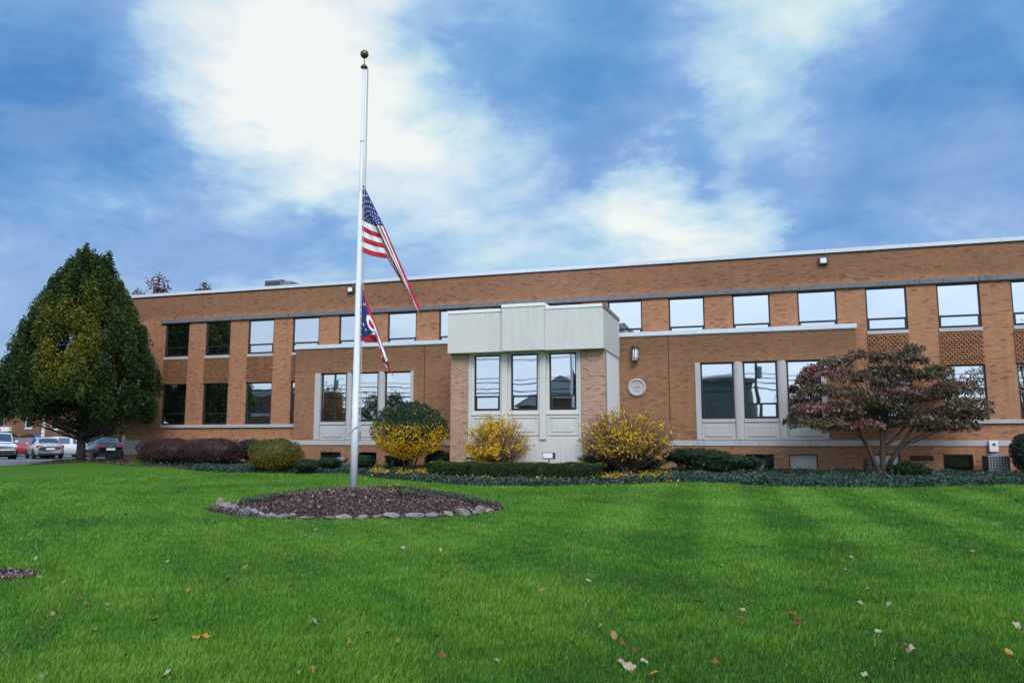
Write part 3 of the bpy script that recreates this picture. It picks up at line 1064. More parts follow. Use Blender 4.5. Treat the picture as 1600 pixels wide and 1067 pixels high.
mb.box(POX0 - 0.02, XM0 - 0.001, D_PORT - 0.03, D_PROJ - 0.08, Z_CT + 0.001, Z_CT + 0.115)
mb.box(XM1 + 0.001, POX1 - 0.02, D_PORT - 0.03, D_PROJ - 0.08, Z_CT + 0.001, Z_CT + 0.115)
mb.box(XM0 - 0.02, XM1 + 0.02, D_PORT - 0.19, D_PROJ - 0.081, Z_CT + 0.116, Z_CT + 0.235)
mb.build('fascia_coping', 'white_panel', B)
mb = MB()
mb.box(POX1 - 0.019, POX1 + 0.03, D_PORT - 0.03, D_PROJ - 0.08, Z_CT - 0.02, Z_CT + 0.116)
mb.build('side_coping', 'brown_metal', B)
PW = [(740, 780.5), (797.5, 839.5), (857.5, 900)]
PWX = [(onY(a, 600, YW).x, onY(b, 600, YW).x) for a, b in PW]
ZW0, ZW1 = 2.66, 4.82
ZP0 = 1.62
mb = MB()
wins = [(a, b, ZW0, ZW1) for a, b in PWX]
wall_open(mb, SX0 + 0.001, SX1 - 0.001, ZP0, Z_CB, YW + 0.06, wins, 0.2)
# piers between the windows and the outer jambs stand proud
jam = [(SX0 + 0.06, PWX[0][0] - 0.1), (PWX[0][1] + 0.10, PWX[1][0] - 0.11), (PWX[1][1] + 0.10, PWX[2][0] - 0.11), (PWX[2][1] + 0.1, SX1 - 0.06)]
for i, (a, b) in enumerate(jam):
    if i in (1, 2):
        mb.box(a, b, YW - 0.05, YW + 0.059, ZP0 - 0.05, Z_CB - 0.003)
    elif b - a > 0.03:
        mb.box(a, b, YW + 0.0, YW + 0.059, ZP0 - 0.02, Z_CB - 0.003)
mb.box(SX0 + 0.001, SX0 + 0.058, YW + 0.02, YW + 0.059, ZP0 - 0.02, Z_CB - 0.003)
mb.box(SX0 + 0.001, SX1 - 0.001, YW + 0.03, YW + 0.3, -0.1, ZP0 - 0.001)
mb.build('entrance_concrete', 'concrete_portico', B)
for i, (a, b) in enumerate(PWX):
    window(a + 0.002, b - 0.002, ZW0 + 0.002, ZW1 - 0.002, YW + 0.12, rail=0.54, fw=0.055)
    mb = MB()
    mb.box(a - 0.10, b + 0.10, YW + 0.012, YW + 0.058, ZW0 - 0.17, ZW0 - 0.10)
    i_ = 0.0
    xa, xb = a - 0.04, b + 0.04
    za, zb = ZP0 + 0.10, ZW0 - 0.24
    f = 0.05
    mb.box(xa, xb, YW + 0.02, YW + 0.0595, zb - f, zb)
    mb.box(xa, xb, YW + 0.02, YW + 0.0595, za, za + f)
    mb.box(xa, xa + f, YW + 0.02, YW + 0.0595, za + f, zb - f)
    mb.box(xb - f, xb, YW + 0.02, YW + 0.0595, za + f, zb - f)
    mb.box(xa + 0.13, xb - 0.13, YW + 0.028, YW + 0.0594, za + 0.11, zb - 0.11, bev=0.012)
    mb.build('spandrel_panel', 'concrete_portico', B)
mb = MB()
dx_ = onY(699, 715, D_PROJ - 0.05).x
mb.box(XBL - 0.12, XBL - 0.04, D_PROJ - 0.10, D_PROJ - 0.002, 0.2, 0.95)
mb.build('drain_pipe', 'metal_dark', B)
mb = MB()
q_ = onY(1350, 715, D_MAIN)
mb.box(q_.x - 0.11, q_.x - 0.04, D_MAIN - 0.09, D_MAIN - 0.002, 0.2, 0.95)
mb.box(q_.x + 0.04, q_.x + 0.13, D_MAIN - 0.07, D_MAIN - 0.002, 0.25, 0.86)
mb.build('drain_pipe', 'metal_dark', B)

# ------------------------------------------------------------------ fittings on and around the building
# roof-top unit
p0, p1 = onY(413.5, 446, 36.5), onY(453, 446, 36.5)
t = empty('rooftop_unit', (p0.x, 36.5, onY(432, 436.5, 36.5).z - 1.27))

tag(t, 'dark louvred box of an air handling unit standing on the flat roof', 'rooftop unit')
w_ = p1.x - p0.x
mb = MB(); mb.box(0, w_ * 0.66, 0, 1.2, -0.35, 1.22)
mb.box(w_ * 0.66 + 0.001, w_, 0.1, 1.2, -0.35, 1.15)
mb.build('casing', 'metal_blue_grey', t)
mb = MB()
for i in range(11):
    mb.box(0.06, w_ * 0.62, -0.03, -0.001, 0.02 + i * 0.105, 0.085 + i * 0.105)
mb.build('louvre', 'metal_dark', t)
mb = MB(); mb.box(-0.04, w_ * 0.7, -0.05, 1.24, 1.221, 1.28); mb.build('cover', 'metal_coping', t)


def wall_flood(px, py, label):
    p = onY(px, py, D_MAIN)
    t = empty('wall_floodlight', (p.x, D_MAIN - 0.002, p.z))
    tag(t, label, 'floodlight', 'floodlights high on the brick parapet')
    mb = MB(); mb.box(-0.17, 0.17, -0.16, 0, -0.15, 0.15, bev=0.02); mb.build('housing', 'metal_dark', t)
    mb = MB(); mb.box(-0.11, 0.11, -0.175, -0.161, -0.09, 0.10); mb.build('lens', 'lamp_glass', t)


wall_flood(1286, 408.5, 'small dark floodlight on the parapet above the right-hand upper windows')
wall_flood(549.5, 453.5, 'small dark floodlight on the parapet just beside the flagpole')

# wall lantern by the entrance
p = onY(993.5, 553, D_PROJ)
t = empty('wall_lantern', (p.x, D_PROJ - 0.001, p.z))
tag(t, 'dark wall lantern with tall white glass beside the entrance bay', 'wall lamp')
mb = MB(); mb.lathe([(0.02, 0.36), (0.10, 0.345), (0.145, 0.29), (0.15, 0.17), (0.13, 0.165)][::-1], 0, -0.2, 8); mb.box(-0.05, 0.05, -0.09, 0, 0.1, 0.3)
mb.build('cap', 'metal_dark', t)
mb = MB(); mb.lathe([(0.125, -0.16), (0.125, 0.166)], 0, -0.2, 8); mb.build('glass', 'lamp_glass', t)
mb = MB()
for k in range(8):
    a = 2 * math.pi * k / 8
    mb.tube([(0.132 * math.cos(a), -0.2 + 0.132 * math.sin(a), -0.17), (0.132 * math.cos(a), -0.2 + 0.132 * math.sin(a), 0.17)], 0.011, 4)
mb.build('cage', 'metal_dark', t)
mb = MB(); mb.lathe([(0.06, -0.36), (0.125, -0.335), (0.145, -0.28), (0.145, -0.165)], 0, -0.2, 8); mb.build('base', 'metal_dark', t)
mb = MB()
for sx in (-0.055, 0.06):
    pts = [(sx + 0.042 * math.cos(q), -0.342, -0.235 + 0.042 * math.sin(q)) for q in np.linspace(0, 2 * math.pi, 17)]
    mb.tube(pts, 0.010, 5, cap=False)
mb.build('ring', 'lamp_glass', t)

# electricity meter and condenser
p = onY(1551, 697, D_MAIN)
t = empty('meter_box', (p.x, D_MAIN - 0.032, p.z))
tag(t, 'white electricity meter box on the wall above the condenser', 'meter box')
mb = MB(); mb.box(-0.145, 0.145, -0.14, 0, -0.21, 0.21, bev=0.02); mb.build('box', 'white_paint', t)
mb = MB(); mb.box(-0.04, 0.045, -0.152, -0.141, 0.02, 0.10); mb.build('dial', 'metal_dark', t)
mb = MB(); mb.tube([(0.0, -0.06, -0.21), (0.0, -0.06, -0.62)], 0.025, 8); mb.build('conduit', 'metal_grey', t)
mb = MB(); mb.box(0.145, 0.185, -0.10, -0.02, 0.10, 0.16); mb.build('latch', 'metal_grey', t)
p0, p1 = onY(1546, 740, 31.0), onY(1580, 740, 31.0)
z0 = ground_z(p0.x, 31.0)
t = empty('condenser_unit', (p0.x, 31.0, z0))
tag(t, 'grey air conditioning condenser with gridded grille standing against the wall', 'air conditioner')
w_ = p1.x - p0.x
mb = MB(); mb.box(0, w_, 0, 0.8, 0.08, 0.70, bev=0.015); mb.build('casing', 'metal_blue_grey', t)
mb = MB()
for i in range(8):
    x = 0.02 + (w_ - 0.04) * i / 7
    mb.box(x - 0.011, x + 0.011, -0.022, -0.001, 0.10, 0.68)
for i in range(7):
    z = 0.11 + 0.56 * i / 6
    mb.box(0.015, w_ - 0.015, -0.020, -0.0015, z - 0.011, z + 0.011)
for i in range(7):
    z = 0.11 + 0.56 * i / 6
    mb.box(-0.02, -0.001, 0.05, 0.75, z - 0.011, z + 0.011)
mb.build('grille', 'metal_grey', t)
mb = MB(); mb.box(0.02, w_ - 0.02, -0.0008, 0.01, 0.10, 0.68); mb.box(-0.0008, 0.01, 0.05, 0.75, 0.10, 0.68); mb.build('coil', 'metal_dark', t)
mb = MB(); mb.lathe([(w_ * .4, 0.70), (w_ * .4, 0.735), (w_ * .1, 0.76)], w_ / 2, 0.4, 16); mb.build('fan_guard', 'metal_grey', t)
mb = MB(); mb.box(-0.06, w_ + 0.06, -0.06, 0.86, -0.05, 0.079); mb.build('pad', 'kerb_stone', t)


def ground_flood(px, py, Y, label, aim=0.5, kind='box', rz=0.0, size=1.0):
    p = onY(px, py, Y)
    gz = ground_z(p.x, Y)
    t = empty('ground_floodlight', (p.x, Y, gz), rz)
    tag(t, label, 'floodlight', 'floodlights set among the shrubs')
    h = p.z - gz
    s = size
    if kind == 'box':
        mb = MB()
        a = aim
        ca, sa = math.cos(a), math.sin(a)
        def P(x, y, z):
            return (x, y * ca - z * sa, h + y * sa + z * ca)
        def bx(mb, x0, x1, y0, y1, za, zb):
            q = [P(x, y, z) for z in (za, zb) for x, y in ((x0, y0), (x1, y0), (x1, y1), (x0, y1))]
            for f in ((3, 2, 1, 0), (4, 5, 6, 7), (0, 1, 5, 4), (1, 2, 6, 5), (2, 3, 7, 6), (3, 0, 4, 7)):
                mb.face([q[i] for i in f])
        bx(mb, -0.21 * s, 0.21 * s, -0.06, 0.16, -0.11 * s, 0.12 * s)
        mb.build('housing', 'metal_dark', t)
        mb = MB(); bx(mb, -0.18 * s, 0.18 * s, -0.075, -0.0605, -0.085 * s, 0.095 * s); mb.build('lens', 'lamp_glass', t)
    else:
        mb = MB(); mb.tube([(-0.20, 0, h), (0.14, 0, h)], [0.115, 0.115], 14); mb.build('housing', 'metal_blue_grey', t)
        mb = MB(); mb.tube([(0.141, 0, h), (0.22, 0, h)], [0.125, 0.10], 14); mb.build('hood', 'metal_dark', t)
    mb = MB(); mb.tube([(0, 0.05, -0.05), (0, 0.05, h)], 0.022, 6); mb.build('stake', 'metal_dark', t)


ground_flood(736.5, 711.5, 27.5, 'small square floodlight behind the hedge, beside the brick of the entrance bay', rz=0.2, aim=-0.25)
ground_flood(857, 712, 27.5, 'small square floodlight behind the hedge under the right entrance window', rz=-0.12, aim=-0.1)
ground_flood(534, 718.5, 29.2, 'grey barrel-shaped floodlight between two clipped box shrubs', kind='barrel')
ground_flood(1185, 727.5, 29.4, 'pale flat-topped floodlight at the end of the spreading yew', aim=0.9)
ground_flood(1066, 716, 29.6, 'bright floodlight tucked under the left of the spreading yew', aim=0.1, size=0.9)

# ------------------------------------------------------------------ flagpole and flags
PDEP = 18.45
base = atdepth(552.3, 763, PDEP)
POLE_X, POLE_Y = base.x, base.y
PXM = PDEP / math.hypot(F_PX, 153.5)          # metres per photo pixel at the pole


def mound_h(x, y):
    """height of the mulch mound above the lawn"""
    q = np.array([x, y]) - mid
    L = np.linalg.norm(ax)
    u = q @ (ax / L) / L
    v = q @ nrm
    v = v / (2.7 if v > 0 else 1.75)
    r = math.sqrt(u * u + v * v)
    return 0.44 * max(0.0, 1 - r ** 1.7)


gz = mound_h(POLE_X, POLE_Y) - 0.06
t = empty('flagpole', (POLE_X, POLE_Y, gz))
tag(t, 'tall white tapering flagpole with a bronze ball standing in the mulch mound', 'flagpole')
zb = HC - (763 - 687) * PXM
zt = atdepth(563.5, 108, PDEP).z
top = atdepth(564, 108, PDEP)
Hh = zt - gz
lx = ((POLE_X - top.x) * Fv[1] - 0)      # slight lean measured against the vertical
lean = Vector((0, 0, 0))
secs = [(0, 0.086), (0.235, 0.083), (0.2351, 0.080), (0.30, 0.080), (0.3001, 0.074), (0.50, 0.068), (0.5001, 0.064), (0.655, 0.060), (0.6551, 0.056), (0.70, 0.054), (0.82, 0.047), (0.8201, 0.044), (1.0, 0.036)]
mb = MB(); mb.lathe([(r, h * Hh) for h, r in secs], 0, 0, 20); mb.build('pole', 'pole_white', t, smooth=True)
for p_ in t.children:
    p_.data.polygons.foreach_set('use_smooth', [True] * len(p_.data.polygons))
mb = MB()
for h in (0.235, 0.50, 0.655, 0.82):
    r = 0.085 - h * 0.045
    mb.lathe([(r, h * Hh - 0.03), (r + 0.004, h * Hh), (r, h * Hh + 0.02)], 0, 0, 18)
mb.build('joint_collar', 'metal_coping', t, smooth=True)
mb = MB(); mb.lathe([(0.05, Hh), (0.085, Hh + 0.02), (0.09, Hh + 0.05), (0.05, Hh + 0.10), (0.012, Hh + 0.11)], 0, 0, 16)
mb.tube([(0.07, 0, Hh + 0.02), (0.10, 0, Hh - 0.03)], 0.018, 6)
mb.build('truck', 'bronze', t, smooth=True)
mb = MB(); mb.tube([(0, 0, Hh + 0.10), (0, 0, Hh + 0.30)], 0.014, 8); mb.build('spindle', 'bronze', t)
mb = MB(); mb.lathe([(0.105 * math.sin(math.pi * k / 14) + 1e-4, Hh + 0.385 - 0.105 * math.cos(math.pi * k / 14)) for k in range(15)], 0, 0, 20)
mb.build('ball', 'bronze', t, smooth=True)
rv = Vector((Rv[0], Rv[1], 0))
fvv = Vector((Fv[0], Fv[1], 0))
mb = MB()
hal = rv * 0.115
mb.tube([hal + Vector((0, 0, 1.35)), hal + Vector((0, 0, Hh * 0.5)), rv * 0.1 + Vector((0, 0, Hh))], 0.010, 5)
mb.tube([hal * 0.8 - fvv * 0.06 + Vector((0, 0, 1.35)), hal * 0.8 - fvv * 0.05 + Vector((0, 0, Hh))], 0.008, 5)
mb.tube([-rv * 0.16 + Vector((0, 0, 1.32)), -rv * 0.1 - fvv * 0.08 + Vector((0, 0, 1.42)), rv * 0.05 - fvv * 0.1 + Vector((0, 0, 1.55)), rv * 0.13 + Vector((0, 0, 1.6))], 0.012, 5)
mb.build('halyard', 'rope', t)
mb = MB(); mb.box(-0.02, 0.02, -0.03, 0.03, 1.2, 1.45)
mb.build('cleat', 'metal_grey', t, loc=rv * 0.11)


def flag_pt(x, y, off):
    """point near the pole seen at photo pixel x,y; off = metres towards the viewer"""
    return atdepth(x, y, PDEP - off)


def star_in(dx, dy, r):
    d = math.hypot(dx, dy)
    if d > r:
        return False
    if d < r * 0.38:
        return True
    a = math.atan2(dx, dy)
    a = abs(((a + math.pi / 5) % (2 * math.pi / 5)) - math.pi / 5)
    # edge of a five-pointed star between the tip (angle 0) and the notch (pi/5)
    ri = 0.382 * r
    x0, y0 = r, 0.0
    x1, y1 = ri * math.cos(math.pi / 5), ri * math.sin(math.pi / 5)
    px_, py_ = d * math.cos(a), d * math.sin(a)
    return (x1 - x0) * (py_ - y0) - (y1 - y0) * (px_ - x0) >= 0


def us_design(u, v):          # u along the fly 0..1 (length 1.75 hoists), v down the hoist 0..1
    if u < 0.40 and v < 7 / 13:
        X, Y = u / 0.40, v / (7 / 13)
        for r in range(9):
            for c in range(11):
                if (r + c) % 2 == 0:
                    if star_in((X - (c + 1) / 12) * 0.70, -(Y - (r + 1) / 10) * 0.54, 0.021):
                        return 1
        return 2
    return 0 if int(v * 13) % 2 == 0 else 1


def oh_design(u, v):
    X = u * 1.6
    if abs(v - 0.5) < 0.5 * (1 - X / 0.95):
        d = math.hypot(X - 0.50, v - 0.46)
        if d < 0.13:
            return 0
        if d < 0.225:
            return 1
        stars = []
        for k in range(13):
            pass
        for sx, sy in ((0.055, 0.12), (0.055, 0.22), (0.05, 0.33), (0.05, 0.44), (0.05, 0.56), (0.05, 0.67), (0.055, 0.78), (0.055, 0.88), (0.15, 0.24), (0.15, 0.66), (0.22, 0.17), (0.24, 0.74),
                       (0.50, 0.455), (0.50, 0.545), (0.555, 0.5), (0.60, 0.46), (0.60, 0.54)):
            if star_in(X - sx, -(v - sy), 0.036):
                return 1
        return 2
    return 0 if int(v * 5) % 2 == 0 else 1


def make_flag(name, label, design, H, T, E, ut, nu, nv, folds, amp):
    """H, T, E: functions v -> (px, py, off): hoist, turn and end of each thread of the cloth"""
    def at(u, v):
        h, k, e_ = H(v), T(v), E(v)
        q = ut(v)
        if u < q:
            s = u / q
            p = [h[i] + (k[i] - h[i]) * s for i in range(3)]
            sag = math.sin(math.pi * s) * 2.5 * v
            p[1] += sag
        else:
            s = (u - q) / (1 - q)
            p = [k[i] + (e_[i] - k[i]) * s for i in range(3)]
        # soften the turn
        p[2] += amp * math.sin(u * folds + v * 5.0) * min(1, u * 4) + 0.5 * amp * math.sin(u * folds * 2.3 - v * 11 + 1.0) * min(1, u * 3)
        return p
    raw = [[at(i / nu, j / nv) for j in range(nv + 1)] for i in range(nu + 1)]
    A = np.array(raw)
    for _ in range(4):      # relax along the thread so that the fold is round
        A[1:-1] = 0.25 * A[:-2] + 0.5 * A[1:-1] + 0.25 * A[2:]
    mb = MB()
    for i in range(nu + 1):
        for j in range(nv + 1):
            mb.v.append(tuple(flag_pt(*A[i, j])))
    for i in range(nu):
        for j in range(nv):
            a = i * (nv + 1) + j
            mb.f.append((a, a + 1, a + nv + 2, a + nv + 1))
            mb.mi.append(design((i + .5) / nu, (j + .5) / nv))
    o = mb.build(name, ['flag_red', 'flag_white', 'flag_blue'], smooth=True)
    tag(o, label, 'flag', 'flags at half mast')
    return o


def lerp_tab(tab):
    def f(v):
        for (v0, *a), (v1, *b) in zip(tab, tab[1:]):
            if v <= v1:
                s = (v - v0) / (v1 - v0)
                return [x + (y - x) * s for x, y in zip(a, b)]
        return list(tab[-1][1:])
    return f


make_flag('national_flag', 'stars and stripes flag hanging limp from the upper half of the pole', us_design,
          lerp_tab([(0, 565, 284, 0.02), (1, 561.5, 392, 0.02)]),
          lerp_tab([(0, 600, 353, 0.06), (0.08, 597.5, 353, 0.14), (0.30, 589, 352, 0.20), (0.42, 592, 353, 0.08), (0.54, 590, 354, 0.06), (0.62, 592.5, 365, 0.08), (0.80, 599, 383, 0.08), (1, 605.5, 404, 0.06)]),
          lerp_tab([(0, 656.5, 482, 0.06), (0.08, 654, 488, 0.14), (0.30, 642, 464, 0.20), (0.42, 650, 476, 0.06), (0.54, 645, 468, -0.02), (0.7, 650, 476, -0.06), (0.85, 646, 470, -0.10), (1, 651, 480, -0.14)]),
          lerp_tab([(0, 0.40), (0.3, 0.40), (0.54, 0.40), (0.7, 0.34), (1, 0.32)]) and (lambda v: 0.40 if v < 0.54 else 0.40 - 0.10 * (v - 0.54) / 0.46),
          260, 156, 17.0, 0.035)
make_flag('state_flag', 'swallow-tailed flag with blue triangle and white ring hanging below the larger flag', oh_design,
          lerp_tab([(0, 564, 444, 0.02), (1, 560.5, 531, 0.02)]),
          lerp_tab([(0, 584.5, 500, 0.00), (0.25, 584.5, 507, 0.10), (0.5, 584, 512, 0.16), (0.75, 586, 521, 0.18), (0.86, 588, 526, 0.14), (1, 592, 534, 0.06)]),
          lerp_tab([(0, 604, 556, 0.02), (0.2, 606, 563, 0.10), (0.4, 603, 566, 0.16), (0.6, 599, 568, 0.12), (0.8, 606, 576, 0.06), (1, 616, 589, 0.00)]),
          lambda v: 0.40 - 0.06 * v, 220, 130, 14.0, 0.03)

# ------------------------------------------------------------------ mulch mound with its stones
def mound_mesh():
    nr, na = 22, 72
    V, Fq = [], []
    poly = np.array(mound_poly)
    ang = np.linspace(0, 1, na, endpoint=False)
    seg = np.linalg.norm(np.roll(poly, -1, 0) - poly, axis=1)
    cum = np.concatenate([[0], np.cumsum(seg)])
    pp = []
    for a in ang:
        d = a * cum[-1]
        i = min(len(seg) - 1, int(np.searchsorted(cum, d, 'right') - 1))
        s = (d - cum[i]) / seg[i]
        pp.append(poly[i] * (1 - s) + poly[(i + 1) % len(poly)] * s)
    c = mid + nrm * 0.35
    for r in range(nr + 1):
        for q in pp:
            f = r / nr
            x, y = c + (q - c) * f
            z = max(ground_z(x, y) + 0.012, ground_z(x, y) + mound_h(x, y))
            z += 0.03 * mnoise.noise(Vector((x * 2.2, y * 2.2, 0))) * (1 - f ** 4)
            if r == nr:
                z = ground_z(x, y) - 0.02
            V.append((x, y, z))
    for r in range(nr):
        for k in range(na):
            a, b = r * na + k, r * na + (k + 1) % na
            Fq.append((a, a + na, b + na, b))
    o = np_mesh('mulch_mound', np.array(V), np.array(Fq), 'mulch_base', smooth=True)
    tag(o, kind='structure')


mound_mesh()
rng = np.random.default_rng(11)


def scatter_chips(name, poly, n, hfun, mat, smin, smax, lift=0.02, parent=None, extra=None):
    P = np.array(poly)
    lo, hi = P.min(0), P.max(0)
    q = rng.uniform(lo, hi, (n * 3, 2))
    q = q[in_poly(q[:, 0], q[:, 1], poly)][:n]
    C = np.array([(x, y, hfun(x, y)) for x, y in q])
    C[:, 2] += rng.uniform(0, lift, len(C))
    S = rng.uniform(smin, smax, len(C))
    V, Fq, T = leaves(C, S, rng.uniform(0, 1, len(C)) ** 1.6, rng, 0.32, flat=0.6)
    return tag(np_mesh(name, V, Fq, mat, T), kind='stuff')


o = scatter_chips('mulch_chips', mound_poly, 26000, lambda x, y: ground_z(x, y) + mound_h(x, y) + 0.015, 'mulch_chip', 0.03, 0.10, 0.035)
o = scatter_chips('bark_mulch', tree_bed_poly, 9000, lambda x, y: ground_z(x, y) + 0.02, 'mulch_chip', 0.06, 0.16, 0.04)
patch_poly = [(patch_c.x + 0.46 * math.cos(a) * (1 + .08 * math.sin(3 * a)), patch_c.y + 0.46 * math.sin(a)) for a in np.linspace(0, 2 * math.pi, 28)[:-1]]
poly_sheet('mulch_patch', patch_poly, 'mulch_base', 0.012)
o = scatter_chips('patch_chips', patch_poly, 2600, lambda x, y: ground_z(x, y) + 0.015, 'mulch_chip', 0.03, 0.10, 0.03)
# creeping plants on the mound
lo_c = []
for (ss_, tt_, rx, ry, n, s) in ((.52, .75, 0.95, 0.55, 3400, 0.05), (.25, 1.35, 0.9, 0.5, 2200, 0.05), (.78, .15, 0.65, 0.4, 2200, 0.05), (.40, -.35, 0.35, 0.2, 500, 0.05), (-.05, 1.75, 0.9, 0.4, 1500, 0.045), (-.45, 1.2, 0.7, 0.35, 900, 0.04), (-.55, -.55, .5, .2, 900, .05)):
    cx_, cy_ = mid + ax * ss_ + nrm * tt_
    a = rng.uniform(0, 2 * math.pi, n)
    r = np.sqrt(rng.uniform(0, 1, n))
    q = np.stack([cx_ + (Rv[0] * np.cos(a) * rx - Rv[1] * np.sin(a) * ry) * r, cy_ + (Rv[1] * np.cos(a) * rx + Rv[0] * np.sin(a) * ry) * r], 1)
    lo_c.append(np.array([(x, y, ground_z(x, y) + mound_h(x, y) + rng.uniform(0.01, 0.13)) for x, y in q]))
C = np.concatenate(lo_c)
C = C[in_poly(C[:, 0], C[:, 1], mound_poly)]
V, Fq, T = leaves(C, rng.uniform(0.035, 0.075, len(C)), rng.uniform(0, 1, len(C)), rng, 0.5)
tag(np_mesh('ground_cover', V, Fq, 'sedum', T), kind='stuff')

# stones
stones = [  # photo centre x, bottom y, width px, height px, tint words
    (343, 797, 16, 15, 'upright pale'), (353, 801, 26, 12, 'long grey leaning'), (366, 803, 15, 10, 'tan'), (376, 805, 10, 8, 'small rusty'), (384, 807, 16, 16, 'rounded mauve'), (394, 806, 18, 9, 'angular grey'),
    (408.5, 809, 10, 10, 'small round'), (423, 809.5, 20, 9, 'low brown'), (440, 811, 19, 8, 'flat pale'), (456, 809.5, 12, 8, 'blocky pale'), (474, 811.5, 24, 6, 'long low tan'),
    (514, 811.5, 17, 5, 'flat blue-grey'), (536, 811.5, 26, 8, 'wedge-shaped pale'), (567, 811.5, 17, 8, 'white-topped'), (588.5, 811, 15, 7, 'rounded grey'), (611, 810.5, 27, 9, 'wide sloping white'),
    (647, 809, 28, 8, 'wide flat beige'), (678, 809, 25, 9, 'wide pale grey'), (699, 807.5, 17, 10, 'pointed grey'), (723, 806, 24, 13, 'largest tan'), (742, 804, 12, 7, 'small grey'), (749, 803.5, 20, 12, 'tilted pink-white'), (764.5, 802, 14, 7, 'end pale')]
ordw = ['first', 'second', 'third', 'fourth', 'fifth', 'sixth', 'seventh', 'eighth', 'ninth', 'tenth', 'eleventh', 'twelfth', 'thirteenth', 'fourteenth', 'fifteenth', 'sixteenth', 'seventeenth', 'eighteenth', 'nineteenth', 'twentieth', 'twenty-first', 'twenty-second', 'twenty-third']
import bmesh
for i, (px, py, w, h, word) in enumerate(stones):
    g = onG(px, py)
    dep = g.x * Fv[0] + g.y * Fv[1]
    k = dep / math.hypot(F_PX, 153.5)
    bm = bmesh.new()
    bmesh.ops.create_icosphere(bm, subdivisions=3, radius=1.0)
    r_ = random.Random(100 + i)
    planes = [(Vector((r_.gauss(0, 1), r_.gauss(0, 1), r_.gauss(0, .8))).normalized(), r_.uniform(0.50, 0.82)) for _ in range(12)]
    tilt = r_.uniform(-.25, .25) if 'tilt' not in word and 'lean' not in word and 'slop' not in word and 'wedge' not in word else 0.4
    for v in bm.verts:
        for n_, d_ in planes:
            e_ = v.co.dot(n_) - d_
            if e_ > 0:
                v.co -= n_ * e_ * 0.96
        v.co *= 1 + 0.10 * mnoise.noise(v.co * 1.7 + Vector((i * 3.1, 0, 0)))
        x, y, z = v.co
        z += tilt * x * -0.5
        v.co = Vector((x * w * k * 0.60, y * w * k * 0.44, z * h * k * 0.68))
    me = bpy.data.meshes.new('edging_stone')
    bm.to_mesh(me)
    bm.free()
    me.materials.append(MATS['rock'])
    me.polygons.foreach_set('use_smooth', [False for _ in me.polygons])
    o = bpy.data.objects.new('edging_stone', me)
    COL.objects.link(o)
    gx, gy = g.x + Fv[0] * w * k * .12, g.y + Fv[1] * w * k * .12
    o.location = (gx, gy, ground_z(gx, gy) + mound_h(gx, gy) * .6 + h * k * 0.42)
    o.rotation_euler = (0, 0, YAW + r_.uniform(-.3, .3))
    tag(o, f'{word} stone, {ordw[i]} from the left end of the flagpole bed edging', 'stone', 'stones edging the flagpole bed')

# ------------------------------------------------------------------ trees and shrubs
def branch_path(p0, p1, bend, rnd, n=5, up=0.0):
    p0, p1 = Vector(p0), Vector(p1)
    out = []
    for i in range(n + 1):
        s = i / n
        p = p0.lerp(p1, s)
        k = math.sin(math.pi * s)
        p += Vector((rnd.uniform(-bend, bend), rnd.uniform(-bend, bend), rnd.uniform(-bend, bend) * .5 + up)) * k
        out.append(p)
    return out


# --- hornbeam at the left
HD = 36.0
hb = atdepth(125, 718, HD)
hb.z = ground_z(hb.x, hb.y)
KP = HD / math.hypot(F_PX, 153.5)
t = empty('hornbeam_tree', hb)
tag(t, 'large dense oval tree turning yellow-green standing by the car park', 'tree')
# half width of the crown (photo pixels) by height in the photo
prof = [(655, 80), (647, 106), (636, 118), (618, 122), (595, 121), (560, 108), (520, 95), (480, 77), (450, 60), (425, 43), (405, 25), (390, 12), (378, 3)]
zs = np.array([(718 - a) * KP for a, b in prof])
rs = np.array([b * KP * .95 for a, b in prof])
zt_ = zs[-1]
rng = np.random.default_rng(5)
plumes = []                                 # (centre, radius, height): upswept leafy branches that make up the crown
tries = 0
while len(plumes) < 120 and tries < 6000:
    tries += 1
    z = rng.uniform(zs[0] + .5, zs[-1] - .9)
    r = np.interp(z, zs, rs)
    if rng.uniform(0, 3.5) > r + 0.7:
        continue
    a = rng.uniform(0, 2 * math.pi)
    pr_ = rng.uniform(.42, .72) * (0.55 + .45 * min(1, r / 2))
    q = max(0.0, r - pr_ * .75) * (1.0 if len(plumes) < 95 else rng.uniform(.2, .7))
    c = np.array([q * math.cos(a) - Rv[0] * .2, q * math.sin(a) - Rv[1] * .2, z])
    if any(np.linalg.norm((c - p[0]) * (1, 1, .6)) < .55 * (pr_ + p[1]) for p in plumes):
        continue
    plumes.append((c, pr_, pr_ * rng.uniform(1.25, 1.9)))
for px_, zz0, r_p, h_p in ((-.35, .925, .42, 1.0), (-.05, .88, .45, 1.1), (.68, .885, .40, 1.0), (.45, .80, .5, 1.1), (-.75, .80, .5, 1.1), (-.38, .955, .22, .75), (.72, .925, .2, .7), (-.15, .60, 1.2, 2.4), (.1, .35, 1.6, 2.2)):
    plumes.append((np.array([Rv[0] * px_, Rv[1] * px_, zt_ * zz0]), r_p, h_p))
for k in range(70):                         # thin sprays that break the outline
    z = rng.uniform(zs[0] + .2, zs[-1] - .5)
    a = rng.uniform(0, 2 * math.pi)
    q = np.interp(z, zs, rs) * rng.uniform(.9, 1.03)
    plumes.append((np.array([q * math.cos(a) - Rv[0] * .2, q * math.sin(a) - Rv[1] * .2, z]), rng.uniform(.10, .2), rng.uniform(.3, .55)))
parts = []
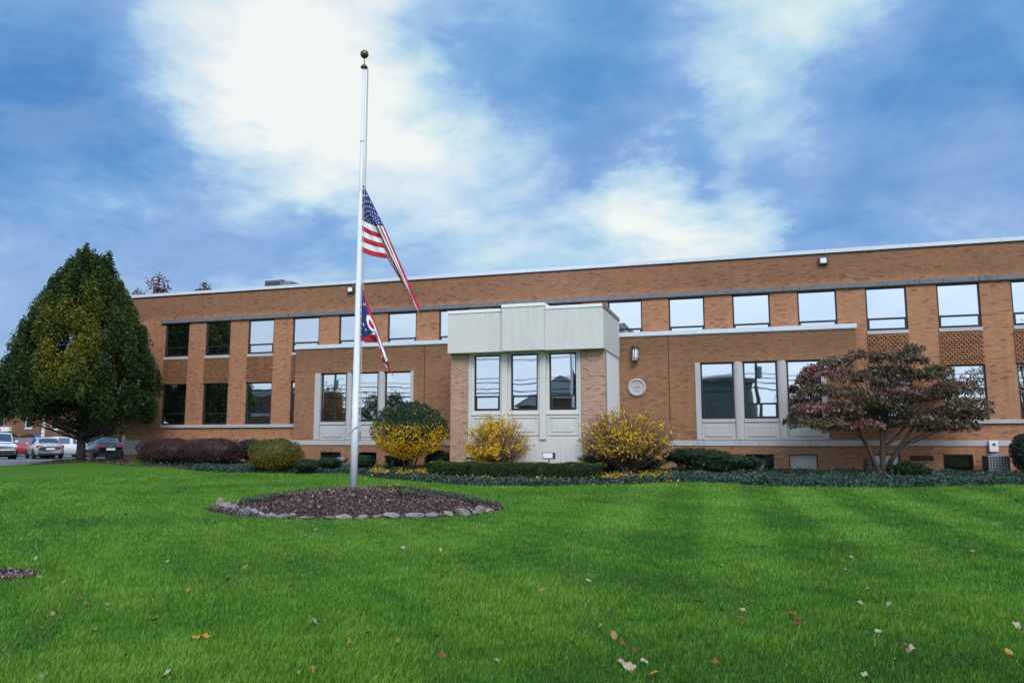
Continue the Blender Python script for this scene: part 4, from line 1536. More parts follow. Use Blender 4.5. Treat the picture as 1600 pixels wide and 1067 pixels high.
for (c, pr_, ph_) in plumes:
    n = int(2500 * pr_ * pr_ * (ph_ / pr_) ** .6) + 40
    d = rng.normal(size=(n, 3))
    d /= np.linalg.norm(d, axis=1, keepdims=True)
    f = rng.uniform(0, 1, n) ** .42
    taper = 1 - .45 * np.clip(d[:, 2] * f, 0, 1)
    lump = np.array([mnoise.noise(Vector(v) * 2.3 + Vector(c)) for v in d])
    P = np.stack([d[:, 0] * f * pr_ * taper, d[:, 1] * f * pr_ * taper, d[:, 2] * f * ph_], 1) * (1 + .28 * lump[:, None]) + c
    vx = P[:, 0] * Rv[0] + P[:, 1] * Rv[1]
    vz = P[:, 2]
    wv = P[:, 0] * Fv[0] + P[:, 1] * Fv[1]
    # yellowing is strongest in the middle of the side facing the lawn
    yel = np.exp(-((vx - 0.7) / 1.4) ** 2 - ((vz - 4.9) / 2.0) ** 2) * np.where(wv < .6, 1.0, .4) + np.where(vz > 6.3, .22, 0)
    base = 0.32 + 0.52 * yel + rng.normal() * 0.10
    T = np.clip(base + .10 * d[:, 2] * f + rng.normal(size=n) * 0.12, 0, 1)
    parts.append(leaves(P, rng.uniform(0.075, 0.145, n), T, rng, 0.62, flat=0.15, droop=0.2))
V, Fq, T = join_np(parts)
np_mesh('crown', V, Fq, 'leaf_hornbeam', T, parent=t)
mb = MB()
rnd = random.Random(3)
mb.tube([(0, 0, -0.1), (0.02, 0, 0.5), (0.0, 0, 1.2), (0.03, 0.02, 2.2), (0, 0, 4), (0.05, 0, 6.5), (0, 0, 9)], [0.24, 0.19, 0.175, 0.16, 0.13, 0.08, 0.02], 10)
mb.build('trunk', 'bark_dark', t, smooth=True)
mb = MB()
for k in range(112):
    a = rnd.uniform(0, 2 * math.pi)
    z0 = rnd.uniform(0.75, 1.8) if k < 94 else rnd.uniform(1.8, 6)
    z1 = max(rnd.uniform(1.6, 2.0), z0 + rnd.uniform(0.4, 1.3)) if k < 94 else z0 + rnd.uniform(1, 3)
    rr_ = np.interp(z1, zs, rs) * rnd.uniform(.75, .98)
    pts = branch_path((0, 0, z0), (rr_ * math.cos(a), rr_ * math.sin(a), z1), 0.14, rnd, 6, up=-0.10)
    q_ = rnd.uniform(.55, 1.0)
    mb.tube(pts, [q_ * v for v in (0.045, 0.038, 0.032, 0.025, 0.018, 0.012, 0.006)], 5)
mb.build('branches', 'bark_dark', t)

# --- dogwood at the right
DD = 27.0
db = atdepth(1378, 745, DD)
db.z = ground_z(db.x, db.y)
KD = DD / math.hypot(F_PX, 153.5)
t = empty('dogwood_tree', db)
tag(t, 'low spreading tree with maroon tiered foliage and several stems', 'tree')


def dgp(px, py, off=0.0):
    p = atdepth(px, py, DD + off)
    return p - db


mb = MB()
rnd = random.Random(8)
stems = [
    [(1376, 748, 0, .13), (1368, 725, -.1, .085), (1352, 690, -.25, .07), (1340, 664, -.4, .055), (1322, 640, -.6, .03), (1300, 620, -.7, .012)],
    [(1379, 748, 0, .12), (1379, 722, 0, .10), (1379, 698, .05, .09), (1377, 672, .1, .06), (1368, 650, .2, .04), (1355, 610, .4, .02), (1350, 570, .4, .01)],
    [(1379, 698, .05, .075), (1385, 672, .1, .065), (1385, 650, .15, .05), (1390, 610, .3, .03), (1398, 575, .3, .012)],
    [(1382, 746, 0, .10), (1390, 722, .1, .075), (1408, 695, .2, .06), (1425, 670, .25, .05), (1440, 648, .3, .035), (1465, 622, .4, .015)],
    [(1386, 735, 0, .07), (1398, 712, -.2, .06), (1418, 690, -.3, .045), (1446, 676, -.4, .03), (1478, 670, -.4, .018), (1505, 655, -.4, .008)],
    [(1380, 700, 0, .06), (1400, 682, .3, .05), (1420, 660, .6, .035), (1440, 635, .9, .02), (1450, 610, 1.0, .01)],
    [(1352, 690, -.25, .04), (1330, 668, -.8, .03), (1290, 650, -1.0, .018), (1250, 640, -1.0, .008)],
    [(1408, 695, .2, .035), (1430, 690, .1, .025), (1470, 672, 0, .015), (1510, 650, 0, .007)],
    [(1377, 672, .1, .04), (1360, 640, -.4, .03), (1345, 610, -.8, .02), (1330, 590, -.9, .008)]]
for s in stems:
    mb.tube([dgp(a, b, c) for a, b, c, r in s], [r for *_, r in s], 8)
mb.build('trunk', 'bark_dogwood', t, smooth=True)
mb = MB()
rng = np.random.default_rng(21)
# tiers: (px, py, half-width px, half-depth m, thickness px)
tiers = []
spec = [(1270, 655, 40), (1305, 662, 36), (1260, 632, 34), (1345, 655, 36), (1300, 632, 38), (1275, 605, 26), (1330, 610, 40), (1295, 580, 34), (1350, 585, 40), (1310, 562, 26), (1275, 575, 20),
        (1390, 635, 42), (1400, 606, 44), (1400, 578, 44), (1375, 556, 30), (1430, 560, 30), (1440, 585, 40), (1450, 615, 42), (1480, 640, 38), (1500, 662, 30), (1470, 664, 34), (1510, 625, 30),
        (1485, 598, 34), (1520, 645, 24), (1440, 648, 34), (1350, 548, 18), (1415, 545, 20), (1470, 572, 26), (1240, 650, 14), (1535, 642, 12), (1262, 590, 14), (1500, 605, 24), (1325, 640, 36), (1370, 620, 40)]
parts = []
for (px, py, hw) in spec:
    for rep in range(3):
        off = rng.uniform(-1.8, 1.8)
        cpx, cpy = px + rng.uniform(-12, 12), py + rng.uniform(-5, 5)
        c = np.array(dgp(cpx, cpy, off))
        w = hw * KD * rng.uniform(.65, 1.0)
        n = int(235 * (w / 0.8) ** 1.3) + 50
        a = rng.uniform(0, 2 * math.pi, n)
        r = np.sqrt(rng.uniform(0, 1, n)) * w
        P = np.stack([r * np.cos(a), r * np.sin(a) * 0.8, rng.normal(size=n) * 0.045 - 0.16 * (r / w) ** 2 + 0.06 * np.sin(a * 3 + px)], 1) + c
        red = 0.30 if (px < 1320 and py < 590) else 0.0
        nz = mnoise.noise(Vector((c[0] * .8, c[1] * .8, c[2] * 1.5 + 7)))
        T = np.clip(0.38 + 0.40 * nz + red * (rng.uniform(0, 1, n) < 0.6) + rng.normal(size=n) * 0.20, 0, 1)
        parts.append(leaves(P, rng.uniform(0.09, 0.16, n), T, rng, 0.55, flat=0.35, droop=0.75))
        if rep < 2:
            mb.tube(branch_path(dgp(1385, 668, 0), c, 0.12, rnd, 4, up=0.05), [0.022, 0.018, 0.013, 0.009, 0.004], 4)
mb.build('branches', 'bark_dogwood', t)
V, Fq, T = join_np(parts)
np_mesh('crown', V, Fq, 'leaf_dogwood', T, parent=t)


def ell_core(c, r, k, zcut=None, n=14):
    V, Fq = [], []
    for i in range(n + 1):
        th = math.pi * i / n
        for j in range(2 * n):
            ph = math.pi * j / n
            d = Vector((math.sin(th) * math.cos(ph), math.sin(th) * math.sin(ph), math.cos(th)))
            f = k * (1 + 0.10 * mnoise.noise(d * 2.5 + Vector(c)))
            V.append((c[0] + d.x * r[0] * f, c[1] + d.y * r[1] * f, c[2] + d.z * r[2] * f))
    for i in range(n):
        for j in range(2 * n):
            a, b = i * 2 * n + j, i * 2 * n + (j + 1) % (2 * n)
            Fq.append((a, a + 2 * n, b + 2 * n, b))
    return np.array(V), np.array(Fq)


def shell_leaves(rng, c, r, n, size, tonef, lump=0.12, lumpf=2.2, power=2.0, zmin=-9, thick=0.22, droop=0.0, aspect=.55):
    """leaves through the outer part of a (super)ellipsoid"""
    d = rng.normal(size=(n, 3))
    d /= np.linalg.norm(d, axis=1, keepdims=True)
    if power != 2.0:
        q = (np.abs(d) ** power).sum(1) ** (-1 / power)
        d = d * q[:, None]
    nz = np.array([mnoise.noise(Vector(v) * lumpf + Vector(c)) for v in d])
    f = (1 + lump * nz) * (1 - thick * rng.uniform(0, 1, n) ** 2)
    P = np.array(c) + d * np.array(r) * f[:, None]
    k = P[:, 2] > zmin
    P, d = P[k], d[k]
    T = np.clip(tonef(P, d), 0, 1)
    return leaves(P, rng.uniform(size * .7, size * 1.3, len(P)), T, rng, aspect, droop=droop)


SEED = [40]


def shrub(name, label, cat, px0, px1, pyt, pyb, Y, mat, n, size, tonef=None, ry=None, power=2.0, group=None, stem=None, parts_extra=None, lump=.12, bottom=None, thick=.22, bark='bark_dark', core=0.80, lumpf=2.2):
    """clipped shrub filling the photo box px0..px1, pyt..pyb, standing at distance row Y"""
    SEED[0] += 1
    rng = np.random.default_rng(SEED[0])
    xm = (px0 + px1) / 2
    b = onY(xm, pyb, Y)
    l, r = onY(px0, (pyt + pyb) / 2, Y), onY(px1, (pyt + pyb) / 2, Y)
    tp = onY(xm, pyt, Y)
    gz = ground_z(b.x, Y)
    t = empty(name, (b.x, Y, gz))
    tag(t, label, cat, group)
    rx = (r.x - l.x) / 2
    zb = (b.z - gz) if bottom is None else bottom
    zt_ = tp.z - gz
    c = (0, 0, (zt_ + zb) / 2)
    rad = (rx, ry or rx * .85, (zt_ - zb) / 2)
    tonef = tonef or (lambda P, d: rng.uniform(0, 1, len(P)))
    pr = [shell_leaves(rng, c, rad, n, size, lambda P, d: tonef(P, d, rng) if tonef.__code__.co_argcount == 3 else tonef(P, d), lump=lump, power=power, zmin=-0.02, thick=thick, lumpf=lumpf)]
    if core:
        cv, cf = ell_core(c, rad, core if power == 2 else core * 1.08)
        if power != 2:
            q = (cv - np.array(c)) / (np.array(rad) * core)
            s = (np.linalg.norm(q, axis=1) / ((np.abs(q) ** power).sum(1) ** (1 / power) + 1e-9))
            cv = np.array(c) + q * np.array(rad) * core * s[:, None]
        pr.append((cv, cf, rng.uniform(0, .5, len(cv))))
    V, Fq, T = join_np(pr)
    np_mesh('foliage', V, Fq, mat, T, parent=t)
    mb = MB()
    rnd = random.Random(SEED[0])
    for k in range(stem or 5):
        a = 2 * math.pi * k / (stem or 5)
        mb.tube(branch_path((0.06 * math.cos(a), 0.06 * math.sin(a), -0.03), (rx * .5 * math.cos(a), rad[1] * .5 * math.sin(a), c[2]), .05, rnd, 4), [0.035, .03, .022, .016, .01], 5)
    mb.build('stems', bark, t)
    return t


GR = 'clipped shrubs along the front of the building'
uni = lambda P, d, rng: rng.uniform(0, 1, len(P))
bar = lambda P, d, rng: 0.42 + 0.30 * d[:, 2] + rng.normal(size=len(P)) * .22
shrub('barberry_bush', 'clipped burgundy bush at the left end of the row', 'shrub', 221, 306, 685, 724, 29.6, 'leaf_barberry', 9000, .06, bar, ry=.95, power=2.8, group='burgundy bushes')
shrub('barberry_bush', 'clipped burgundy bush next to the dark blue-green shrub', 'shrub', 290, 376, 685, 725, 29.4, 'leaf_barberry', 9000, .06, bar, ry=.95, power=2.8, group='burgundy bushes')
shrub('holly_shrub', 'small dark blue-green shrub between burgundy bush and orange mound', 'shrub', 371, 411, 686, 722, 30.6, 'leaf_dark_shrub', 2600, .08, uni, bottom=.25)
shrub('spirea_mound', 'rounded olive and orange autumn mound beside the blue-green shrub', 'shrub', 394, 466, 685.5, 734, 27.6, 'leaf_mound', 9500, .055,
      lambda P, d, rng: 0.42 - 0.22 * d[:, 2] + rng.normal(size=len(P)) * .24, power=2.3)
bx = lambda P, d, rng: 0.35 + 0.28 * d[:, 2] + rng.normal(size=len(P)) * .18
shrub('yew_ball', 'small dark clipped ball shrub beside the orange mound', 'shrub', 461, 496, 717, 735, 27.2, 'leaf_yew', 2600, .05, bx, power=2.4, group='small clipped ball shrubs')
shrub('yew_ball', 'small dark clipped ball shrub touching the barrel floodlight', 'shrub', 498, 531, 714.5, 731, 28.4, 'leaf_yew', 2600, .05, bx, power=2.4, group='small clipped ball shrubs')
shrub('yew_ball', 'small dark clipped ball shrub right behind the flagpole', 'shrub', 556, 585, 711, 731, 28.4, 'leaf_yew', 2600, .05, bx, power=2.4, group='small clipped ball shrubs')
shrub('small_yew', 'low dark shrub in the mulch near the black sedan', 'shrub', 168, 199, 710, 724, 35.5, 'leaf_yew', 1800, .07, bx)
shrub('dark_bush', 'dark round bush cut by the edge of the photo past the condenser', 'shrub', 1581, 1640, 676, 738, 30.4, 'leaf_dark_shrub', 6000, .06, uni, group=None)
shrub('low_juniper', 'low dark green juniper at the foot of the maroon tree', 'shrub', 1392, 1453, 722, 748, 28.8, 'leaf_yew', 4500, .07, bx, lump=.3)
shrub('dark_yew', 'dark yew growing under the sparse yellow and purple bush', 'shrub', 902, 1032, 704, 738, 28.6, 'leaf_yew', 9000, .06, bx, ry=.8, lump=.3, power=2.5)
shrub('shade_yew', 'dark low yew beside the brick corner at the hedge end', 'shrub', 664, 704, 704, 735, 28.9, 'leaf_yew', 3500, .06, bx, lump=.3)
shrub('shade_yew', 'dark low yew behind the trunk of the green and yellow bush', 'shrub', 606, 640, 706, 735, 29.4, 'leaf_yew', 2500, .06, bx, lump=.3)

# the large privet-like bush, green above and yellow below
def pv(P, d, rng):
    nz = np.array([mnoise.noise(Vector(p) * 2.6 + Vector((5, 1, 2))) for p in P])
    s = 0.46 + 0.80 * nz - 0.95 * (d[:, 2] - 0.05) + rng.normal(size=len(P)) * .26
    y = s > 0.55
    return np.where(y, rng.uniform(.73, 1, len(P)), rng.uniform(0, .60, len(P)))


shrub('privet_bush', 'big round bush with green top and yellow lower leaves', 'shrub', 583, 695, 628, 737, 28.0, 'leaf_privet', 12500, .088, pv, bottom=.60, stem=9, lump=.13, thick=.5, core=.62, lumpf=3.5)

# clipped box hedge
def hedge(name, label, pts, w, h, mat, dens, size, tonef, seed):
    """hedge along plan points, rounded rectangular section"""
    rng = np.random.default_rng(seed)
    c0 = Vector((sum(p[0] for p in pts) / len(pts), sum(p[1] for p in pts) / len(pts), 0))
    gz = ground_z(c0.x, c0.y)
    t = empty(name, (c0.x, c0.y, gz))
    tag(t, label, 'hedge')
    parts = []
    for (a, b) in zip(pts, pts[1:]):
        A, Bv = np.array(a[:2]), np.array(b[:2])
        L = np.linalg.norm(Bv - A)
        n = int(dens * L)
        s = rng.uniform(-.04, 1.04, n)
        phi = rng.uniform(-.15, 1.15, n) * math.pi
        # superellipse section
        cs, sn = np.cos(phi), np.sin(phi)
        q = (np.abs(cs) ** 4 + np.abs(sn) ** 4) ** -.25
        dirn = (Bv - A) / L
        nr_ = np.array([-dirn[1], dirn[0]])
        off = cs * q * w / 2
        z = h * .5 + sn * q * h * .5
        P = np.stack([A[0] + dirn[0] * s * L + nr_[0] * off, A[1] + dirn[1] * s * L + nr_[1] * off, z], 1)
        nz = np.array([mnoise.noise(Vector(p) * 2.4) for p in P])
        k = 1 + .10 * nz - .14 * rng.uniform(0, 1, n) ** 2
        P[:, 2] *= k
        P[:, :2] += (nr_[None, :] * (off * (k - 1))[:, None])
        P[:, 0] -= c0.x
        P[:, 1] -= c0.y
        T = np.clip(tonef(P, sn, rng), 0, 1)
        parts.append(leaves(P, rng.uniform(size * .7, size * 1.3, n), T, rng))
        m = 8
        cv, cf = [], []
        for i in range(7):
            for j in range(m):
                ph = math.pi * (j / (m - 1))
                cc, ss = math.cos(ph), math.sin(ph)
                q_ = (abs(cc) ** 4 + abs(ss) ** 4) ** -.25 * .84
                xy = A + dirn * L * i / 6 + nr_ * cc * q_ * w / 2
                cv.append((xy[0] - c0.x, xy[1] - c0.y, h * .45 + ss * q_ * h * .5 if 0 < j < m - 1 else 0.0))
        for i in range(6):
            for j in range(m - 1):
                a_ = i * m + j
                cf.append((a_, a_ + 1, a_ + m + 1, a_ + m))
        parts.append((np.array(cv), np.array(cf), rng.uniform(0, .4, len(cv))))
    V, Fq, T = join_np(parts)
    np_mesh('foliage', V, Fq, mat, T, parent=t)
    mb = MB()
    rnd = random.Random(seed)
    for (a, b) in zip(pts, pts[1:]):
        for k in range(7):
            p = Vector(a).lerp(Vector(b), (k + .5) / 7) - c0
            mb.tube([(p.x, p.y, -.03), (p.x + rnd.uniform(-.1, .1), p.y + rnd.uniform(-.1, .1), h * .8)], [.02, .008], 5)
    mb.build('stems', 'bark_dark', t)


h0, h1, h2 = onY(680, 738, 26.5), onY(738, 742, 25.9), onY(934, 741, 26.1)
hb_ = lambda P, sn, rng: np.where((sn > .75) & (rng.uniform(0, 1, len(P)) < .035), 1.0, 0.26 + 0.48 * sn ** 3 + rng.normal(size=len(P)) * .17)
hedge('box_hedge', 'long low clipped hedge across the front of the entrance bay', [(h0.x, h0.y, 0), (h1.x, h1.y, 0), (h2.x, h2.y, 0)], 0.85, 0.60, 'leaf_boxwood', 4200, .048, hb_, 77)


# sparse twiggy bushes with the last yellow leaves
def twig_bush(name, label, px0, px1, pyt, pyb, Y, ntw, nlf, leaf, seed, bare=None, group=None):
    rng = np.random.default_rng(seed)
    rnd = random.Random(seed)
    xm = (px0 + px1) / 2
    b = onY(xm, pyb, Y)
    l, r = onY(px0, pyt, Y), onY(px1, pyt, Y)
    tp = onY(xm, pyt, Y)
    gz = ground_z(b.x, Y)
    t = empty(name, (b.x, Y, gz))
    tag(t, label, 'shrub', group)
    rx, h = (r.x - l.x) / 2, tp.z - gz
    mb = MB()
    tips = []
    for k in range(ntw):
        a = rnd.uniform(0, 2 * math.pi)
        el = math.asin(min(1, rnd.uniform(-.05, 1)))
        q = rnd.uniform(.72, 1.02)
        hc = h * .38
        tip = Vector((rx * math.cos(a) * math.cos(el) * q, rx * .9 * math.sin(a) * math.cos(el) * q, hc + (h - hc) * math.sin(el) * q if el > 0 else hc + hc * .9 * math.sin(el)))
        st = Vector((rnd.gauss(0, .08), rnd.gauss(0, .08), 0.0))
        md = Vector((tip.x * .42, tip.y * .42, tip.z * .5)) + Vector((rnd.gauss(0, .07), rnd.gauss(0, .07), rnd.gauss(0, .05)))
        pts = [st, st.lerp(md, .5) + Vector((0, 0, .05)), md, md.lerp(tip, .5) + Vector((rnd.gauss(0, .05), rnd.gauss(0, .05), rnd.gauss(0, .04))), tip]
        mb.tube(pts, [.017, .013, .010, .008, .005], 4, cap=False)
        tips.append((md, tip))
        for j in range(4):
            s = rnd.uniform(.2, .95)
            p0 = md.lerp(tip, s)
            p1 = p0 + Vector((rnd.gauss(0, .17), rnd.gauss(0, .17), rnd.gauss(.08, .14)))
            mb.tube([p0, p0.lerp(p1, .5) + Vector((0, 0, .02)), p1], [.007, .006, .004], 3, cap=False)
            tips.append((p0, p1))
    mb.build('twigs', 'twig', t)
    P = []
    i = 0
    while len(P) < nlf:
        p0, p1 = tips[rnd.randrange(len(tips))]
        p = p0.lerp(p1, rnd.uniform(.3, 1.05))
        nz = mnoise.noise(p * 2.0 + Vector((seed, 0, 0)))
        vx = p.x / rx
        if bare and vx > bare and rnd.random() < .72:
            continue
        if nz < -.12 and rnd.random() < .8:
            continue
        for j in range(rnd.choice([2, 3, 5])):
            P.append(p + Vector((rnd.gauss(0, .05), rnd.gauss(0, .05), rnd.gauss(0, .045))))
    P = np.array([tuple(p) for p in P])
    nzz = np.array([mnoise.noise(Vector(p) * 1.5) for p in P])
    V, Fq, T = leaves(P, rng.uniform(leaf * .7, leaf * 1.25, len(P)), np.clip(.55 + .5 * nzz + rng.normal(size=len(P)) * .25, 0, 1), rng, .5, droop=.5)
    np_mesh('yellow_leaves', V, Fq, 'leaf_yellow', T, parent=t)


twig_bush('yellow_bush', 'compact yellow-leaved bush behind the hedge, nearly bare on its right', 721, 832, 641, 728, 27.2, 160, 6200, .085, 31, bare=.30)
twig_bush('purple_twig_bush', 'wide sparse bush of purple twigs and scattered yellow leaves', 900, 1061, 631, 738, 28.0, 360, 4600, .098, 33)

# spreading flat-topped yew on bare stems
rng = np.random.default_rng(60)
sp = onY(1105, 740, 29.6)
gz = ground_z(sp.x, 29.6)
t = empty('spreading_yew', (sp.x, 29.6, gz))
tag(t, 'flat-topped spreading yew on crooked bare stems under the right stone windows', 'shrub')
parts = []
mb = MB()
rnd = random.Random(61)
for (px, py, hw, th) in ((1083, 711, 36, 11), (1060, 712, 24, 10), (1110, 714, 34, 11), (1140, 720, 34, 10), (1172, 723, 24, 9), (1100, 722, 40, 12), (1128, 728, 30, 8)):
    c = onY(px, py, 29.6) - Vector((sp.x, 29.6, gz))
    k = c.y
    w_ = hw * 29.6 / 1217
    q = 2600
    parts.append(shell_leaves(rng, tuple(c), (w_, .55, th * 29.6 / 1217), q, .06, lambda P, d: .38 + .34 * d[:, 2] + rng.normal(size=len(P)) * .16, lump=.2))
    cv, cf = ell_core(tuple(c), (w_, .55, th * 29.6 / 1217), .75)
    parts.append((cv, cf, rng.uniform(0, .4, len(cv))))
    for j in range(3):
        b0 = Vector((rnd.choice([-1.0, -.35, .25]) + rnd.gauss(0, .1), rnd.gauss(0, .1), -.03))
        mb.tube(branch_path(b0, c + Vector((rnd.gauss(0, .2), 0, -.05)), .1, rnd, 5), [.04, .035, .03, .024, .018, .012], 6)
V, Fq, T = join_np(parts)
np_mesh('foliage', V, Fq, 'leaf_yew', T, parent=t)
mb.build('stems', 'bark_dark', t)

# --- ivy in front of the building: nobody could count it
rng = np.random.default_rng(90)
P2 = np.array(bed_poly)
lo, hi = P2.min(0), P2.max(0)
nI = 125000
q = rng.uniform(lo, hi, (nI * 3, 2))
ivy_poly = bed_poly
q = q[in_poly(q[:, 0], q[:, 1], bed_poly)]
fy = np.interp(q[:, 0], [p.x for p in ivy_front], [p.y for p in ivy_front])
dist = q[:, 1] - fy
keep = (rng.uniform(0, 1, len(q)) < np.clip(1.25 - dist * .17, .3, 1)) & ~((q[:, 1] > 27.9) & (q[:, 0] > -11.1) & (q[:, 0] < -4.97))
keep &= ~((q[:, 0] < -22.6) & (rng.uniform(0, 1, len(q)) < .93))
q, dist = q[keep][:nI], dist[keep][:nI]
hn = np.array([mnoise.noise(Vector((x * 1.4, y * 1.4, 3))) for x, y in q])
hh = (.13 + .09 * hn) * np.clip(dist / .25 + .15, 0, 1)
C = np.stack([q[:, 0], q[:, 1], np.array([ground_z(x, y) for x, y in q]) + hh * rng.uniform(.25, 1.1, len(q)) + .015], 1)
tone = np.clip(.45 + .35 * hn + rng.normal(size=len(q)) * .2, 0, .9)
pr = [leaves(C, rng.uniform(.06, .11, len(C)), tone, rng, .75, flat=.35)]
# upright sprigs
ns = 230
sel = rng.integers(0, len(q), ns)
for s in sel:
    if dist[s] < .35 or dist[s] > 2.2:
        continue
    hgt = rng.uniform(.25, .5)
    k = int(hgt * 34)
    zz_ = rng.uniform(.1, hgt, k)
    Cs = np.stack([q[s, 0] + rng.normal(size=k) * .035, q[s, 1] + rng.normal(size=k) * .035, C[s, 2] + zz_ - .1], 1)
    pr.append(leaves(Cs, rng.uniform(.05, .08, k), rng.uniform(.85, 1, k), rng, .5))
V, Fq, T = join_np(pr)
tag(np_mesh('ivy_ground_cover', V, Fq, 'leaf_ivy', T), kind='stuff')
# yellow leaves dropped on the ivy under the bushes
C = []
for (x0, x1, y0, y1, n) in ((575, 690, 731, 747, 1100), (925, 1050, 736, 755, 900), (700, 1000, 742, 757, 160), (560, 1060, 738, 764, 200)):
    for k in range(n):
        px_, py_ = rng.uniform(x0, x1), rng.uniform(y0, y1)
        g = onG(px_, py_)
        nzv = mnoise.noise(Vector((px_ * .05, py_ * .15, 1)))
        if n > 500 and nzv < -.05:
            continue
        ins = in_poly([g.x], [g.y], bed_poly)[0]
        C.append((g.x, g.y, ground_z(g.x, g.y) + (.17 if ins else .05) + rng.uniform(0, .07)))
C = np.array(C)
V, Fq, T = leaves(C, rng.uniform(.05, .10, len(C)), rng.uniform(0, 1, len(C)), rng, .55, flat=.5)
tag(np_mesh('leaf_litter', V, Fq, 'leaf_yellow', T), kind='stuff')

# --- grass blades on the lawn (denser and finer near the camera)
rng = np.random.default_rng(7)
excl = [mound_poly, bed_poly, tree_bed_poly, lot_poly, patch_poly]
pb, fb, tb_ = [], [], []
rings = [(3.2, 6.5, 5200, .0052, .060), (6.5, 9, 3600, .0065, .058), (9, 13, 2000, .0085, .055), (13, 19, 950, .0125, .05), (19, 28, 430, .019, .05), (28, 46, 170, .03, .045)]
off = 0
for (r0, r1, dens, bw, bh) in rings:
    a0, a1 = math.pi / 2 + YAW - R(47), math.pi / 2 + YAW + R(47)
    area = (a1 - a0) / 2 * (r1 * r1 - r0 * r0)
    n = int(area * dens)
    a = rng.uniform(a0, a1, n)
    r = np.sqrt(rng.uniform(r0 * r0, r1 * r1, n))
    x, y = r * np.cos(a), r * np.sin(a)
    k = (y < 31) | (x < -31)
    for pl_ in excl:
        k &= ~in_poly(x, y, pl_)
    x, y = x[k], y[k]
    n = len(x)
    s1 = np.clip((y - 20) / 11, 0, 1)
    s2 = np.clip((-x - 15) / 12, 0, 1)
    s3 = np.clip((y - 22) / 8, 0, 1)
    ss = lambda t_: t_ * t_ * (3 - 2 * t_)
    z = .30 * ss(s1) + .15 * ss(s2) * ss(s3)
    # patchiness: cheap value noise from summed sines
    pn = (np.sin(x * 1.3 + 2 * np.sin(y * .7)) + np.sin(y * 1.9 + 1.5 * np.sin(x * 1.1 + 2)) + np.sin((x + y) * 3.1 + np.sin(x * 2.3)) * .7) / 2.7
    pf = (np.sin(x * 7.3 + 2 * np.sin(y * 5.1)) + np.sin(y * 8.7 + 2 * np.sin(x * 6.1 + 1))) / 2
    stripe = np.sin((x + .06 * y) * 2 * math.pi / 2.15)
    stripe = np.tanh(stripe * 2.5) * np.clip((x + 6) / 5, 0.15, 1) * np.clip((y - 6) / 8, .25, 1)
    hgt = bh * rng.uniform(.55, 1.15, n) * (1 + .22 * pn + .15 * pf)
    yaw = rng.uniform(0, 2 * math.pi, n)
    lean = rng.uniform(.08, .55, n) * hgt
    ldx = np.cos(yaw) * lean
    ldy = np.sin(yaw) * lean + stripe * .10 * hgt
    w = bw * rng.uniform(.6, 1.2, n)
    ya = yaw + rng.uniform(-.6, .6, n) + math.pi / 2
    wx, wy = np.cos(ya) * w / 2, np.sin(ya) * w / 2
    V = np.empty((n, 4, 3))
    V[:, 0] = np.stack([x - wx, y - wy, z], 1)
    V[:, 1] = np.stack([x + wx, y + wy, z], 1)
    V[:, 2] = np.stack([x + wx * .7 + ldx * .4, y + wy * .7 + ldy * .4, z + hgt * .62], 1)
    V[:, 3] = np.stack([x + ldx, y + ldy, z + hgt * .95], 1)
    tone = np.clip(.43 + .20 * pn + .12 * pf + .14 * stripe + .10 * np.sin(x * .55 + 1.3 * np.sin(y * .4)) * np.sin(y * .62 + 1.1) + rng.normal(size=n) * .19, 0, .93)
    dead = rng.uniform(0, 1, n) < .015
    tone[dead] = rng.uniform(.94, 1, dead.sum())
    pb.append(V.reshape(-1, 3))
    fb.append(np.arange(n * 4).reshape(n, 4) + off)
    tb_.append(np.repeat(tone, 4))
    off += n * 4
tag(np_mesh('grass', np.concatenate(pb), np.concatenate(fb), 'grass', np.concatenate(tb_)), kind='stuff')

# ------------------------------------------------------------------ car park
def car_mesh(kind, scale=1.0):
    """stations: y, half width, z bottom, z shoulder; cabin: y, base half width, base z, top half width, top z"""
    if kind == 'sedan':
        lo = [(-2.32, .70, .42, .84), (-2.22, .83, .30, .99), (-1.6, .90, .24, 1.02), (-.9, .91, .21, .98), (.8, .91, .21, .95), (1.5, .89, .22, .87), (2.05, .82, .25, .76), (2.28, .68, .34, .62)]
        ca = [(-1.72, .76, 1.00, .68, 1.03), (-0.98, .80, .98, .60, 1.40), (-.35, .82, .97, .63, 1.46), (.30, .82, .96, .61, 1.43), (1.20, .76, .92, .68, .95)]
        wh = (-1.38, 1.36)
    elif kind == 'hatch':
        lo = [(-2.0, .74, .40, .86), (-1.93, .84, .30, 1.02), (-1.4, .88, .24, 1.02), (.8, .88, .21, .97), (1.45, .86, .22, .90), (1.9, .79, .26, .78), (2.1, .64, .34, .62)]
        ca = [(-1.93, .74, 1.01, .66, 1.05), (-1.55, .78, 1.0, .58, 1.44), (-.6, .80, .98, .61, 1.52), (.25, .80, .97, .60, 1.48), (1.35, .74, .93, .66, .96)]
        wh = (-1.22, 1.26)
    else:
        lo = [(-2.35, .80, .45, .98), (-2.28, .92, .36, 1.10), (-1.6, .96, .32, 1.12), (.9, .96, .30, 1.10), (1.7, .94, .32, 1.05), (2.2, .88, .36, .98), (2.38, .76, .42, .86)]
        ca = [(-2.26, .84, 1.10, .76, 1.14), (-2.05, .87, 1.10, .70, 1.70), (-.8, .88, 1.10, .72, 1.78), (.25, .88, 1.10, .70, 1.74), (1.15, .83, 1.08, .76, 1.11)]
        wh = (-1.42, 1.42)
    return lo, ca, wh


